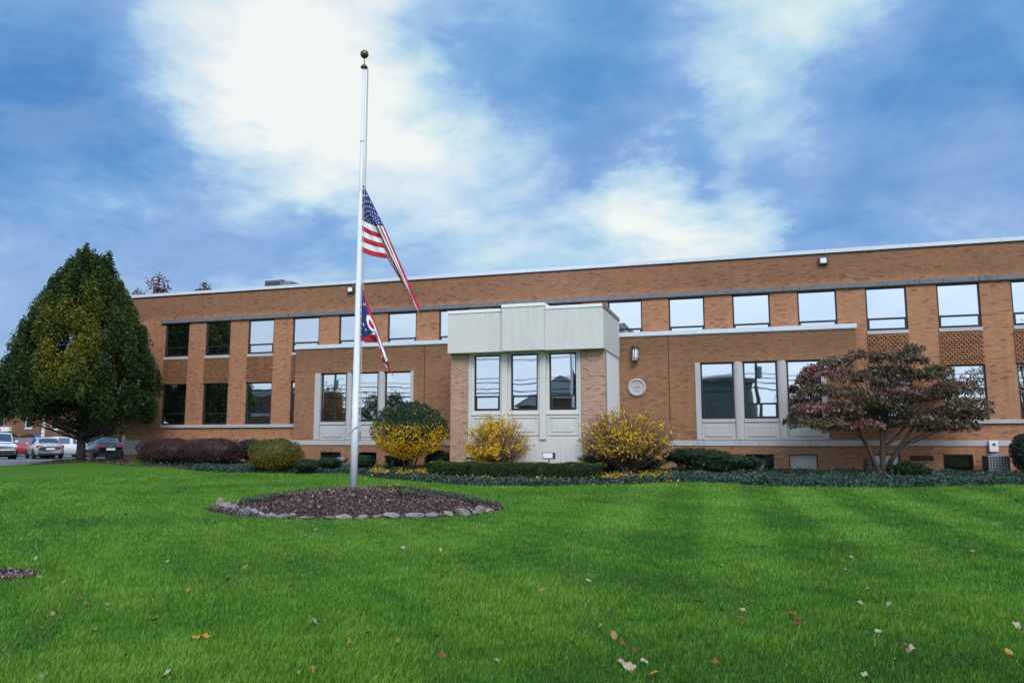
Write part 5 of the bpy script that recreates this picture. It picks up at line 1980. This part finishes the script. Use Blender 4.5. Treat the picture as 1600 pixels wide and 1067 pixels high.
def make_car(name, label, kind, pnt, pos, rz, roof_rack=False):
    t = empty(name, pos, rz)
    tag(t, label, 'car' if kind != 'suv' else 'car', 'cars parked in the lot at the left')
    lo, ca, wh = car_mesh(kind)
    mb = MB()
    rings = []
    for (y, w, zb, zt_) in lo:
        zm = zb + (zt_ - zb) * .55
        prof = [(-w * .80, zb), (-w * .95, zb + .08), (-w, zm), (-w * .97, zt_ - .09), (-w * .88, zt_ - .015), (0, zt_ + .02), (w * .88, zt_ - .015), (w * .97, zt_ - .09), (w, zm), (w * .95, zb + .08), (w * .80, zb)]
        rings.append([(x, y, z) for x, z in prof])
    nn = len(rings[0])
    for r in rings:
        mb.v += r
    for i in range(len(rings) - 1):
        for k in range(nn):
            a, b = i * nn + k, i * nn + (k + 1) % nn
            mb.f.append((a, b, b + nn, a + nn)); mb.mi.append(0)
    mb.f.append(tuple(range(nn))); mb.mi.append(0)
    mb.f.append(tuple(range((len(rings) - 1) * nn, len(rings) * nn))[::-1]); mb.mi.append(0)
    off = len(mb.v)
    cr = []
    for (y, wb, zb, wt, zt_) in ca:
        cr.append([(-wb, y, zb - .06), (-wb, y, zb), (-wt, y, zt_ - .03), (-wt * .82, y, zt_), (0, y, zt_ + .025), (wt * .82, y, zt_), (wt, y, zt_ - .03), (wb, y, zb), (wb, y, zb - .06)])
    m = 9
    for r in cr:
        mb.v += r
    for i in range(len(cr) - 1):
        for k in range(m - 1):
            a = off + i * m + k
            mb.f.append((a, a + 1, a + m + 1, a + m)); mb.mi.append(0)
    mb.build('body', pnt, t, smooth=True)

    def quad_on(c0, c1, k0, k1, ins, lift, nm='window', mat='car_glass'):
        """glass pane laid just proud of the cabin between two stations"""
        P = [Vector(cr[c0][k0]), Vector(cr[c1][k0]), Vector(cr[c1][k1]), Vector(cr[c0][k1])]
        cen = sum(P, Vector()) / 4
        nrm_ = (P[1] - P[0]).cross(P[3] - P[0]).normalized()
        if nrm_.dot(cen - Vector((0, cen.y * .6, .8))) < 0:
            nrm_ = -nrm_
        q = [cen + (p - cen) * ins + nrm_ * lift for p in P]
        b = MB(); b.face(q)
        return q, b
    # rear window and windscreen span the full width
    for (c0, c1, nm) in ((0, 1, 'rear_window'), (len(cr) - 2, len(cr) - 1, 'windscreen')):
        b = MB()
        for k in (2, 3, 4, 5):
            P = [Vector(cr[c0][k]), Vector(cr[c1][k]), Vector(cr[c1][k + 1]), Vector(cr[c0][k + 1])]
            nrm_ = (P[1] - P[0]).cross(P[3] - P[0]).normalized()
            if nrm_.z < 0:
                nrm_ = -nrm_
            f0, f1 = .10, .90
            e = .08
            Q = [P[0].lerp(P[1], f0), P[0].lerp(P[1], f1), P[3].lerp(P[2], f1), P[3].lerp(P[2], f0)]
            if k == 2:
                Q[0], Q[1] = Q[0].lerp(Q[3], .5), Q[1].lerp(Q[2], .5)
            if k == 5:
                Q[3], Q[2] = Q[3].lerp(Q[0], .5), Q[2].lerp(Q[1], .5)
            b.face([p + nrm_ * .010 for p in Q])
        b.build(nm, 'car_glass', t)
    for sd in (1, 6):
        for (c0, c1) in ((1, 2), (2, 3)):
            q, b = quad_on(c0, c1, sd, sd + 1, .86, .012)
            b.build('side_window', 'car_glass', t)
        q, b = quad_on(3, 4, sd, sd + 1, .72, .012)
        b.build('side_window', 'car_glass', t)
    R0 = .325 if kind != 'suv' else .37
    wheel_y = wh
    first = None
    for sx in (-1, 1):
        for y in wheel_y:
            wx = sx * (.80 if kind != 'suv' else .85)
            b = MB()
            n = 20
            prof = [(R0 * .62, -.10), (R0 * .93, -.11), (R0, -.07), (R0, .07), (R0 * .93, .11), (R0 * .62, .10)]
            for i in range(len(prof) - 1):
                for k in range(n):
                    a0, a1 = 2 * math.pi * k / n, 2 * math.pi * (k + 1) / n
                    (r0, x0), (r1, x1) = prof[i], prof[i + 1]
                    b.face([(x0, r0 * math.cos(a0), r0 * math.sin(a0)), (x0, r0 * math.cos(a1), r0 * math.sin(a1)), (x1, r1 * math.cos(a1), r1 * math.sin(a1)), (x1, r1 * math.cos(a0), r1 * math.sin(a0))])
            w = b.build('wheel', 'tyre', t, loc=(wx, y, R0))
            b = MB()
            xo = sx * .085
            for k in range(n):
                a0, a1 = 2 * math.pi * k / n, 2 * math.pi * (k + 1) / n
                b.face([(xo * .6, 0, 0), (xo * .6, R0 * .64 * math.cos(a0), R0 * .64 * math.sin(a0)), (xo * .6, R0 * .64 * math.cos(a1), R0 * .64 * math.sin(a1))], 1)
            for k in range(5):
                a0 = 2 * math.pi * k / 5
                for d_ in (-.16, .16):
                    pass
                u = Vector((0, math.cos(a0), math.sin(a0)))
                v = Vector((0, -math.sin(a0), math.cos(a0)))
                b.face([Vector((xo, 0, 0)) - v * .05 + u * .03, Vector((xo, 0, 0)) + u * R0 * .62 - v * .065, Vector((xo, 0, 0)) + u * R0 * .62 + v * .065, Vector((xo, 0, 0)) + v * .05 + u * .03], 0)
            for k in range(n):
                a0, a1 = 2 * math.pi * k / n, 2 * math.pi * (k + 1) / n
                b.face([(xo, R0 * .57 * math.cos(a0), R0 * .57 * math.sin(a0)), (xo, R0 * .66 * math.cos(a0), R0 * .66 * math.sin(a0)), (xo, R0 * .66 * math.cos(a1), R0 * .66 * math.sin(a1)), (xo, R0 * .57 * math.cos(a1), R0 * .57 * math.sin(a1))], 0)
            rm = b.build('rim', ['rim_silver', 'trim_black'], w)
            # dark wheel arch on the flank
            b = MB()
            hw = (.915 if kind == 'sedan' else .885 if kind == 'hatch' else .965)
            pts = [(sx * hw, y + (R0 + .07) * math.cos(a), R0 + (R0 + .07) * math.sin(a)) for a in np.linspace(-.25, math.pi + .25, 15)]
            b.face(pts)
            b.build('wheel_arch', 'trim_black', t)
    # rear lights, plate, bumper
    yr, wr, zr = lo[1][0], lo[1][1], lo[1][3]
    ye = lo[0][0]
    for sx in (-1, 1):
        b = MB()
        xa, xb = (sx * wr * .52, sx * wr * .99)
        z0, z1 = zr - .21, zr - .06
        b.box(min(xa, xb), max(xa, xb), yr - .075, yr + .10, z0, z1, bev=.025)
        b.build('tail_light', 'tail_red', t)
        yf, wf, zf = lo[-2][0], lo[-2][1], lo[-2][3]
        b = MB()
        b.box(min(sx * wf * .60, sx * wf * 1.0), max(sx * wf * .60, sx * wf * 1.0), yf - .10, yf + .16, zf - .17, zf - .03, bev=.03)
        b.build('headlight', 'lamp_glass', t)
        b = MB()
        b.box(min(sx * .86, sx * 1.04), max(sx * .86, sx * 1.04), .68, .82, .98 if kind != 'suv' else 1.12, 1.10 if kind != 'suv' else 1.27, bev=.03)
        b.build('mirror', pnt, t)
    b = MB(); b.box(-.26, .26, ye - .035, ye - .012, .62, .76); b.build('number_plate', 'white', t)
    b = MB(); b.box(-wr * .80, wr * .80, ye - .02, yr + .1, lo[1][2] - .03, lo[1][2] + .08, bev=.03); b.build('rear_bumper', 'trim_black', t)
    b = MB(); b.box(-lo[-1][1], lo[-1][1], lo[-1][0] - .08, lo[-1][0] + .035, lo[-1][2] - .02, lo[-1][2] + .20, bev=.03); b.build('grille', 'trim_black', t)
    return t


def carpos(px, py, dep):
    p = atdepth(px, py, dep)
    return Vector((p.x, p.y, ground_z(p.x, p.y) + .02))


def heading(px, ang):
    """ang = 0: seen exactly from behind; positive turns its nose to the right"""
    a = math.atan((px - CX) / math.hypot(F_PX, 153.5))
    return YAW - a - ang


make_car('silver_sedan', 'silver sedan with its red tail lights towards the lawn', 'sedan', 'paint_silver', carpos(68, 716, 55.0), heading(68, R(-9)))
bc = make_car('black_sedan', 'black sedan with red tail lights parked behind the oval tree', 'sedan', 'paint_black', carpos(158, 716, 53.0), heading(158, R(-13)))
b = MB(); b.box(-.55, .55, -2.335, -2.30, .80, .835); b.build('chrome_strip', 'chrome', bc)
b = MB(); b.box(-.09, .09, -2.345, -2.325, .87, .92, bev=.01); b.build('badge', 'gold', bc)
make_car('white_hatchback', 'white hatchback seen from its side between silver sedan and tree', 'hatch', 'paint_white', carpos(99, 714, 58.0), heading(98, R(78)))
make_car('white_saloon', 'white car nose-on, mostly hidden behind tree trunk and black sedan', 'sedan', 'paint_white', carpos(141, 714, 60.0), heading(141, R(165)))
make_car('red_car', 'red car parked behind the silver sedan', 'sedan', 'paint_red', carpos(38, 709, 61.0), heading(38, R(-68)))
make_car('grey_car', 'dark grey car facing the lawn beside the white one', 'hatch', 'paint_grey', carpos(15, 710, 66.0), heading(22, R(158)))
make_car('white_van_like_car', 'white off-roader cut by the left edge of the photo', 'suv', 'paint_white', carpos(-5, 717, 52.0), heading(-6, R(176)))
bpy.data.objects['white_van_like_car'].name = 'white_offroader'
make_car('red_offroader', 'tall red car showing over the white off-roader', 'suv', 'paint_red', carpos(-4, 708, 58.0 + 3), heading(-10, R(12)))
make_car('blue_grey_car', 'blue-grey car half hidden by the corner of the building', 'sedan', 'paint_blue_grey', carpos(208, 717, 53.0), heading(208, R(165)))

# striped white post, accessible-parking signs
p = carpos(65.5, 700, 63.0)
t = empty('striped_post', p)
tag(t, 'white post with dark slanting stripes rising behind the silver sedan', 'post')
mb = MB(); mb.tube([(0, 0, 0), (0, 0, 4.2)], .125, 12); mb.build('shaft', 'white', t)
mb = MB()
for k in range(9):
    z = 1.25 + k * .32
    mb.tube([(.135 * math.cos(a), .135 * math.sin(a), z + .05 * a) for a in np.linspace(-2.6, -.4, 6)], .022, 4)
mb.build('stripe', 'black', t)
mb = MB(); mb.lathe([(.17, 0), (.17, .08), (.13, .10)], 0, 0, 12); mb.build('base', 'metal_grey', t)


def parking_sign(px, py, dep, label):
    p = atdepth(px, py, dep)
    gz = ground_z(p.x, p.y)
    t = empty('parking_sign', (p.x, p.y, gz), YAW - math.atan((px - CX) / 1217))
    tag(t, label, 'sign', 'blue accessible parking signs')
    h = p.z - gz
    mb = MB(); mb.box(-.16, .16, -.012, 0, h - .24, h + .24, bev=.004); mb.build('plate', 'sign_blue', t)
    mb = MB()
    y = -.016
    mb.tube([(-.0, y, h + .15), (.0, y, h + .151), (0, y, h + .14)], .03, 8)
    mb.tube([(-.01, y, h + .10), (.0, y, h - .02), (.07, y, h - .02), (.10, y, h - .13)], .016, 6)
    mb.tube([(-.07 + .0 * a, y, h - .0) if False else (-.005 + .085 * math.cos(a), y, h - .085 + .085 * math.sin(a)) for a in np.linspace(1.9, 6.1, 12)], .014, 6)
    mb.build('wheelchair_mark', 'white', t)
    mb = MB(); mb.tube([(0, .03, 0), (0, .03, h + .2)], .025, 6); mb.build('post', 'metal_grey', t)


parking_sign(56.5, 684, 56.0, 'small blue and white parking sign above the silver sedan')
parking_sign(203.5, 690.5, 50.0, 'small blue and white parking sign at the corner of the building')

# brick building across the car park
YBK = 70.0
t = empty('annexe_building', (0, 0, 0))
tag(t, 'low brown brick building across the car park, seen under the oval tree', 'building')
X0, X1 = onY(-260, 690, YBK).x, -33.0
ops = []
for a, b_, c, d in ((38, 49, 652, 669), (78, 90, 652, 671), (191, 199, 662, 675), (-4, 4, 650, 668), (-60, -40, 650, 670), (-120, -100, 650, 670)):
    l, r = onY(a, 680, YBK), onY(b_, 680, YBK)
    ops.append((l.x, r.x, onY(a, d, YBK).z, onY(a, c, YBK).z))
ops = [o for o in ops if o[1] < X1]
mb = MB()
wall_open(mb, X0, X1, -.2, 6.4, YBK, ops, .15)
mb.face([(X1, YBK, -.2), (X1, YBK + 14, -.2), (X1, YBK + 14, 6.4), (X1, YBK, 6.4)])
mb.face([(X0, YBK + 14, -.2), (X0, YBK, -.2), (X0, YBK, 6.4), (X0, YBK + 14, 6.4)])
mb.face([(X1, YBK + 14, -.2), (X0, YBK + 14, -.2), (X0, YBK + 14, 6.4), (X1, YBK + 14, 6.4)])
mb.build('wall', 'brick_far', t)
mb = MB(); mb.box(X0 - .1, X1 + .1, YBK - .1, YBK + 14.1, 6.402, 6.65); mb.build('roof', 'metal_coping', t)
for o in ops:
    mb = MB()
    f = .09
    mb.box(o[0], o[0] + f, YBK + .04, YBK + .12, o[2], o[3]); mb.box(o[1] - f, o[1], YBK + .04, YBK + .12, o[2], o[3])
    mb.box(o[0] + f, o[1] - f, YBK + .04, YBK + .12, o[3] - f, o[3]); mb.box(o[0] + f, o[1] - f, YBK + .04, YBK + .12, o[2], o[2] + f)
    w = mb.build('window', 'white', t)
    mb = MB(); mb.box(o[0] + f, o[1] - f, YBK + .07, YBK + .10, o[2] + f, o[3] - f); mb.build('pane', 'glass_dull', w)
mb = MB()
for o in ops:
    mb.box(o[0] - .08, o[1] + .08, YBK - .06, YBK + .1, o[2] - .12, o[2] - .002)
mb.build('window_sill', 'stone_pale', t)
a_, b_ = onY(2, 667, YBK - .3), onY(14, 674, YBK - .3)
mb = MB(); mb.box(a_.x, b_.x, YBK - .35, YBK - .004, b_.z, a_.z); mb.build('wall_sign', 'white', t)
for i, (x0, x1, lab) in enumerate(((9, 26, 'dark shrub against the far brick wall, left of another'), (34, 54, 'dark shrub against the far brick wall below its window'))):
    shrub('wall_shrub', lab, 'shrub', x0, x1, 678, 697, 66.0, 'leaf_yew', 1600, .14, bx, group='shrubs along the far brick wall')


def simple_tree(name, label, pos, h, rad, trunk_h, mat, n, size, seed, group=None, cat='tree', dens_clumps=60, squash=1.0):
    rng = np.random.default_rng(seed)
    rnd = random.Random(seed)
    t = empty(name, pos)
    tag(t, label, cat, group)
    pr = []
    cz = trunk_h + (h - trunk_h) * .5
    mb = MB()
    for k in range(dens_clumps):
        d = rng.normal(size=3)
        d /= np.linalg.norm(d)
        q = rng.uniform(.45, 1.0) ** .6
        c = np.array([d[0] * rad * q, d[1] * rad * q, cz + d[2] * (h - trunk_h) * .5 * q * squash])
        m = n // dens_clumps
        sg = rad * rng.uniform(.08, .16)
        P = c + rng.normal(size=(m, 3)) * sg
        T = np.clip(.5 + .4 * mnoise.noise(Vector(c) * .6) + rng.normal(size=m) * .2, 0, 1)
        pr.append(leaves(P, rng.uniform(size * .7, size * 1.3, m), T, rng, .6, droop=.2))
        mb.tube(branch_path((0, 0, trunk_h * rnd.uniform(.7, 1.3)), c, rad * .08, rnd, 4), [rad * .022, rad * .018, rad * .012, rad * .007, rad * .003], 4)
    V, Fq, T = join_np(pr)
    np_mesh('crown', V, Fq, mat, T, parent=t)
    mb.build('branches', 'bark_dark', t)
    mb = MB()
    mb.tube([(0, 0, -.2), (.03, 0, trunk_h * .5), (0, .02, trunk_h * 1.2), (.05, 0, h * .7)], [rad * .10, rad * .075, rad * .055, rad * .012], 8)
    mb.build('trunk', 'bark_dark', t, smooth=True)
    return t


# red and green tree tops over the roof
for (px, py, dep, wpx, lab, mat, seed) in ((243, 432, 72, 22, 'red-leaved tree top showing over the left end of the roof', 'leaf_redtop', 71),
                                           (203, 440, 74, 20, 'thin mauve tree top between the oval tree and the roof', 'leaf_redtop', 72),
                                           (318, 443, 76, 12, 'small olive tree top peeping over the roof', 'leaf_orange', 73)):
    tp = atdepth(px, py, dep)
    rad = wpx * dep / 1217
    gz = ground_z(tp.x, tp.y)
    simple_tree('distant_tree', lab, (tp.x, tp.y, gz), tp.z - gz, max(1.6, rad * 1.3), 8.0, mat, 2600, .26, seed, 'trees behind the building', dens_clumps=60)
tp = carpos(172, 690, 60)
simple_tree('yellowing_tree', 'small yellow-green tree by the far wall, seen under the oval tree', tp, 4.0, 2.4, 1.6, 'leaf_hornbeam', 2600, .22, 75, dens_clumps=40)

# ------------------------------------------------------------------ across the street, mirrored in the panes
for i, (x, lab) in enumerate(((-43.0, 'wooden utility pole with crossarm across the lawn from the left stone windows'), (1.0, 'wooden utility pole behind the photographer'), (40.0, 'wooden utility pole far along the street'))):
    t = empty('utility_pole', (x, -11.2, 0))
    tag(t, lab, 'utility pole', 'utility poles along the street')
    mb = MB(); mb.tube([(0, 0, -.2), (0, 0, 10.2)], [.16, .11], 8); mb.build('shaft', 'wood_pole', t)
    mb = MB(); mb.box(-.06, .06, -1.1, 1.1, 9.2, 9.32); mb.build('crossarm', 'wood_pole', t)
    mb = MB(); mb.tube([(.3, .1, 7.2), (.3, .1, 8.1)], .22, 10); mb.build('transformer', 'metal_grey', t)
for k, (y, z, r, sag) in enumerate(((-12.1, 9.4, .022, .5), (-10.3, 9.4, .022, .6), (-11.1, 7.6, .03, .55), (-11.0, 7.15, .05, .5), (-11.15, 6.7, .045, .7), (-11.05, 6.2, .06, .6))):
    mb = MB()
    xs_ = [-110, -43, 1, 40, 110]
    for a, b_ in zip(xs_, xs_[1:]):
        pts = [(a + (b_ - a) * s, y, z - sag * 4 * s * (1 - s)) for s in np.linspace(0, 1, 13)]
        mb.tube(pts, r, 5)
    tag(mb.build('overhead_wire', 'wire'), ['thin top power wire on the street side', 'thin top power wire on the lawn side', 'middle cable of the utility poles', 'thick cable below the middle one', 'sagging cable low on the utility poles', 'lowest thick cable of the utility poles'][k], 'cable', 'cables along the street')
for i, (x, y, h, rad, mat, lab) in enumerate(((-54, -27, 8.5, 4.2, 'leaf_orange', 'orange autumn tree across the street from the left windows'), (-46, -30, 7.5, 3.4, 'leaf_hornbeam', 'green autumn tree across the street'),
                                             (27, -24, 13.5, 5.5, 'leaf_orange', 'tall orange tree across the street from the right end'), (7, -44, 8.0, 4.0, 'leaf_redtop', 'red tree beside the grey storage tank'))):
    simple_tree('street_tree', lab, (x, y, 0), h, rad, 2.2, mat, 5200, .28, 80 + i, 'trees across the street', dens_clumps=70)
t = empty('storage_tank', (-3.2, -44, 0))
tag(t, 'round grey storage tank with flat cap across the street', 'tank')
mb = MB(); mb.lathe([(4.2, -.1), (4.2, 8.9)], 0, 0, 32); mb.build('shell', 'tank_grey', t, smooth=False)
mb = MB(); mb.lathe([(4.6, 8.901), (4.6, 9.4), (4.1, 9.6), (.5, 9.9)], 0, 0, 32); mb.build('cap', 'roof_grey', t)
t = empty('gabled_house', (-21, -37, 0))
tag(t, 'brick house with pale gable across the street', 'house')
mb = MB(); mb.box(-5, 5, -4, 4, -.1, 5.6); mb.build('wall', 'brick_far', t)
mb = MB()
mb.face([(-5.4, 4.4, 5.601), (5.4, 4.4, 5.601), (0, 4.4, 8.9)])
mb.face([(-5.4, -4.4, 5.601), (0, -4.4, 8.9), (5.4, -4.4, 5.601)])
mb.build('gable', 'stone_pale', t)
mb = MB()
mb.face([(-5.7, 4.6, 5.5), (0, 4.6, 9.0), (0, -4.6, 9.0), (-5.7, -4.6, 5.5)])
mb.face([(5.7, 4.6, 5.5), (5.7, -4.6, 5.5), (0, -4.6, 9.0), (0, 4.6, 9.0)])
mb.build('roof', 'roof_tile', t)
for x in (-2.6, 2.6):
    mb = MB(); mb.box(x - .6, x + .6, 4.001, 4.08, 1.2, 2.9); mb.build('window', 'glass_dull', t)
mb = MB(); mb.box(-.5, .5, 4.001, 4.07, 0, 2.1); mb.build('door', 'white', t)
t = empty('street_building', (-67, -34, 0))
tag(t, 'two-storey brick building with pale bands across the street', 'building')
mb = MB(); mb.box(-9, 9, -6, 6, -.1, 8.4); mb.build('wall', 'brick_far', t)
mb = MB(); mb.box(-9.1, 9.1, 5.9, 6.12, 4.0, 4.5); mb.box(-9.1, 9.1, 5.9, 6.1, 7.9, 8.5); mb.build('pale_band', 'stone_pale', t)
for x in (-6, -2, 2, 6):
    for z in (1.2, 5.2):
        mb = MB(); mb.box(x - .7, x + .7, 6.001, 6.06, z, z + 1.8); mb.build('window', 'glass_dull', t)
mb = MB(); mb.box(-9.2, 9.2, -6.1, 6.2, 8.501, 8.75); mb.build('roof', 'roof_grey', t)

# ------------------------------------------------------------------ fallen leaves on the lawn
def leaf_shape(seed, lobes):
    """curled, lobed dead leaf about 1 long; stem at -Y"""
    rnd = random.Random(seed)
    n = 26
    mb = MB()
    ring = []
    for i in range(n):
        a = 2 * math.pi * i / n
        s = abs(math.sin(a / 2))               # 0 at the stem
        r = .5 * (0.55 + .45 * s)
        r *= 1 + (.30 if lobes else .09) * math.cos(a * (5 if lobes else 9) + .6) * (.3 + .7 * s) * rnd.uniform(.4, 1.3)
        x, y = r * math.sin(a) * (.95 if lobes else .62), -r * math.cos(a)
        z = 1.1 * x * x * (1 if seed % 2 else -.6) + .45 * y * y + .16 * math.sin(a * 3 + seed) * r
        ring.append((x, y, z))
    mid_ = (0, .02, 0.0)
    mb.v = [mid_] + [(x * .5, y * .5, z * .35) for x, y, z in ring] + ring
    for i in range(n):
        j = (i + 1) % n
        mb.f.append((0, 1 + i, 1 + j)); mb.mi.append(0)
        mb.f.append((1 + i, 1 + n + i, 1 + n + j, 1 + j)); mb.mi.append(0)
    x0, y0, z0 = ring[0]
    mb.tube([(0, y0 * .9, z0 * .9), (.05, y0 - .18, .05), (.10, y0 - .34, .09)], .012, 4)
    return mb


LEAF = {}
for code, mat in (('t', 'dead_leaf_tan'), ('r', 'dead_leaf_rust'), ('p', 'dead_leaf_pale'), ('g', 'dead_leaf_gold')):
    for sh in range(3):
        mb = leaf_shape(sh * 7 + ord(code), sh != 1)
        me = bpy.data.meshes.new('fallen_leaf')
        me.from_pydata(mb.v, [], mb.f)
        me.materials.append(MATS[mat])
        me.polygons.foreach_set('use_smooth', [True] * len(mb.f))
        me.update()
        LEAF[code, sh] = me
L1 = [(13, 193), (150, 92), (327, 122, 'p'), (357, 90), (395, 90), (366, 138, 'p'), (384, 116, 'r'), (617, 126, 'p'), (670, 117), (735, 121, 'p'), (690, 155), (650, 170, 'g'), (727, 218), (887, 223, 'r'), (767, 258), (613, 311, 'g'), (742, 311, 'p'),
      (907, 318, 't'), (831, 337, 'p'), (275, 380, 'r'), (343, 377, 't'), (163, 410, 't'), (178, 405, 'r'), (135, 422, 't'), (135, 452, 'g'), (122, 403, 'p'), (123, 293, 'p'), (180, 275, 'g'), (201, 308, 't'), (482, 430, 'r'), (988, 437, 'p'), (1145, 473, 't'), (1097, 502, 't'),
      (1030, 527, 't'), (979, 547, 'r'), (1245, 493, 't'), (1360, 479, 't'), (1230, 510, 'r'), (391, 543, 'r'), (18, 540, 'p'), (137, 608, 'p'), (508, 607, 'p'), (1393, 184, 'p'), (1377, 207, 'p'), (1245, 198, 'p'), (1262, 198, 'p'), (1030, 180), (1022, 210, 'g'), (988, 138, 'p'),
      (1475, 317), (1407, 357), (1427, 412, 'r'), (1380, 290), (1440, 262), (478, 358, 'r'), (523, 243, 'p'), (935, 602), (980, 592, 't'), (1385, 545, 'r'), (1553, 560, 'p'), (710, 300, 'r'), (640, 483, 'g'), (610, 484, 'g'), (247, 362, 't'), (203, 222, 'p'), (110, 233, 'p'), (290, 465, 't'), (585, 335, 't')]
L2 = [(565, 175, 'r'), (538, 203, 'r'), (367, 202), (327, 243, 't'), (248, 193), (34, 213, 'p'), (307, 36, 'p'), (490, 36, 'p'), (905, 117, 'p'), (985, 142, 'r'), (1059, 127, 't'), (1098, 170, 'r'), (1436, 125, 'p'), (1512, 164, 'p'), (1569, 184, 'p'), (1226, 220, 'p'), (1270, 255, 'p'),
      (1090, 216, 't'), (1060, 267, 'p'), (1040, 243, 'p'), (728, 266, 't'), (663, 300, 'p'), (727, 299, 'r'), (696, 354, 'p'), (914, 320, 'r'), (974, 354, 't'), (1188, 342, 't'), (1307, 287, 't'), (1320, 290, 'r'), (1293, 246, 'r'), (1443, 250, 'g'), (1036, 311, 'p'), (1112, 369, 'p'), (1180, 420, 'p'),
      (1095, 416, 'p'), (1203, 451, 'p'), (1440, 441, 't'), (1585, 490, 'p'), (1148, 507, 'p'), (873, 454, 'g'), (725, 438, 'p'), (656, 439, 'r'), (580, 410, 'r'), (715, 463, 'r'), (890, 480, 'r'), (372, 368, 'p'), (225, 462, 't'), (277, 490, 'p'), (232, 427, 'r'), (275, 438, 'r'), (302, 441, 'p'),
      (12, 480, 't'), (188, 540, 'p'), (320, 523, 't'), (347, 542, 'r'), (381, 570, 'r'), (342, 607, 'p'), (365, 623, 'p'), (416, 602, 'p'), (443, 645, 'g'), (1106, 646, 'p'), (1205, 600, 't'), (1217, 552, 'p'), (1247, 565, 'p'), (1075, 590, 't'), (1557, 575, 'g'), (640, 605, 'r'), (855, 620, 't'),
      (785, 235, 'r'), (686, 200, 'g'), (1348, 77, 'p'), (1580, 87, 'r'), (1400, 163, 'g'), (97, 373, 't'), (237, 343, 'p'), (183, 330, 'g'), (157, 335, 'g'), (420, 85, 'p'), (590, 92, 'p'), (1170, 380, 't'), (1385, 440, 't')]
NOTE = {(2, 342, 607): 'large whitish leaf lying flat in the near grass, close to the bottom edge', (2, 873, 454): 'golden star-shaped oak leaf on the lawn, upright and spiky', (2, 443, 645): 'orange-gold leaf cut by the bottom edge of the photo',
        (2, 1585, 490): 'large pale leaf at the right edge of the photo', (2, 381, 570): 'rust-brown curled oak leaf just above the large whitish leaf', (1, 988, 437): 'pale double-lobed leaf on the grass below the flagpole bed',
        (1, 275, 380): 'rust leaf in the dark grass, left of a tan one', (2, 1148, 507): 'pale curled leaf standing upright in the near right grass', (2, 372, 368): 'lone upright cream leaf in the middle of the lawn', (2, 725, 438): 'cream crumpled leaf beside an orange-brown one',
        (1, 1145, 473): 'tan leaf with spread points like a hand, below the flagpole bed', (2, 1106, 646): 'cream leaf at the bottom edge in the right half of the photo', (1, 123, 293): 'pale flat leaf beside the dark mulch patch'}
WORD = {'t': 'tan dried leaf scattered on the lawn', 'r': 'rust-brown dried leaf scattered on the lawn', 'p': 'pale dried leaf scattered on the lawn', 'g': 'golden dried leaf scattered on the lawn'}
rnd = random.Random(99)
for part_, lst, ox, oy in ((1, L1, 0, 760), (2, L2, 800, 740)):
    for e_ in lst:
        code = e_[2] if len(e_) > 2 else rnd.choice('tr')
        g = onG(ox + e_[0] / 2, oy + e_[1] / 2 + 1)
        o = bpy.data.objects.new('fallen_leaf', LEAF[code, rnd.choice([1, 1, 2, 1, 0] if code in 'pt' else [0, 1, 2])])
        COL.objects.link(o)
        sc = rnd.uniform(.055, .09) * (1.1 if (part_, e_[0], e_[1]) in NOTE else 1) * (1 + max(0, g.y - 9) * .02)
        o.scale = (sc, sc, sc)
        o.location = (g.x, g.y, ground_z(g.x, g.y) + .042)
        o.rotation_euler = (rnd.uniform(-.7, 1.0), rnd.uniform(-.8, .8), rnd.uniform(0, 6.28))
        lab = NOTE.get((part_, e_[0], e_[1]))
        tag(o, lab or WORD[code], 'leaf', 'fallen leaves on the lawn')
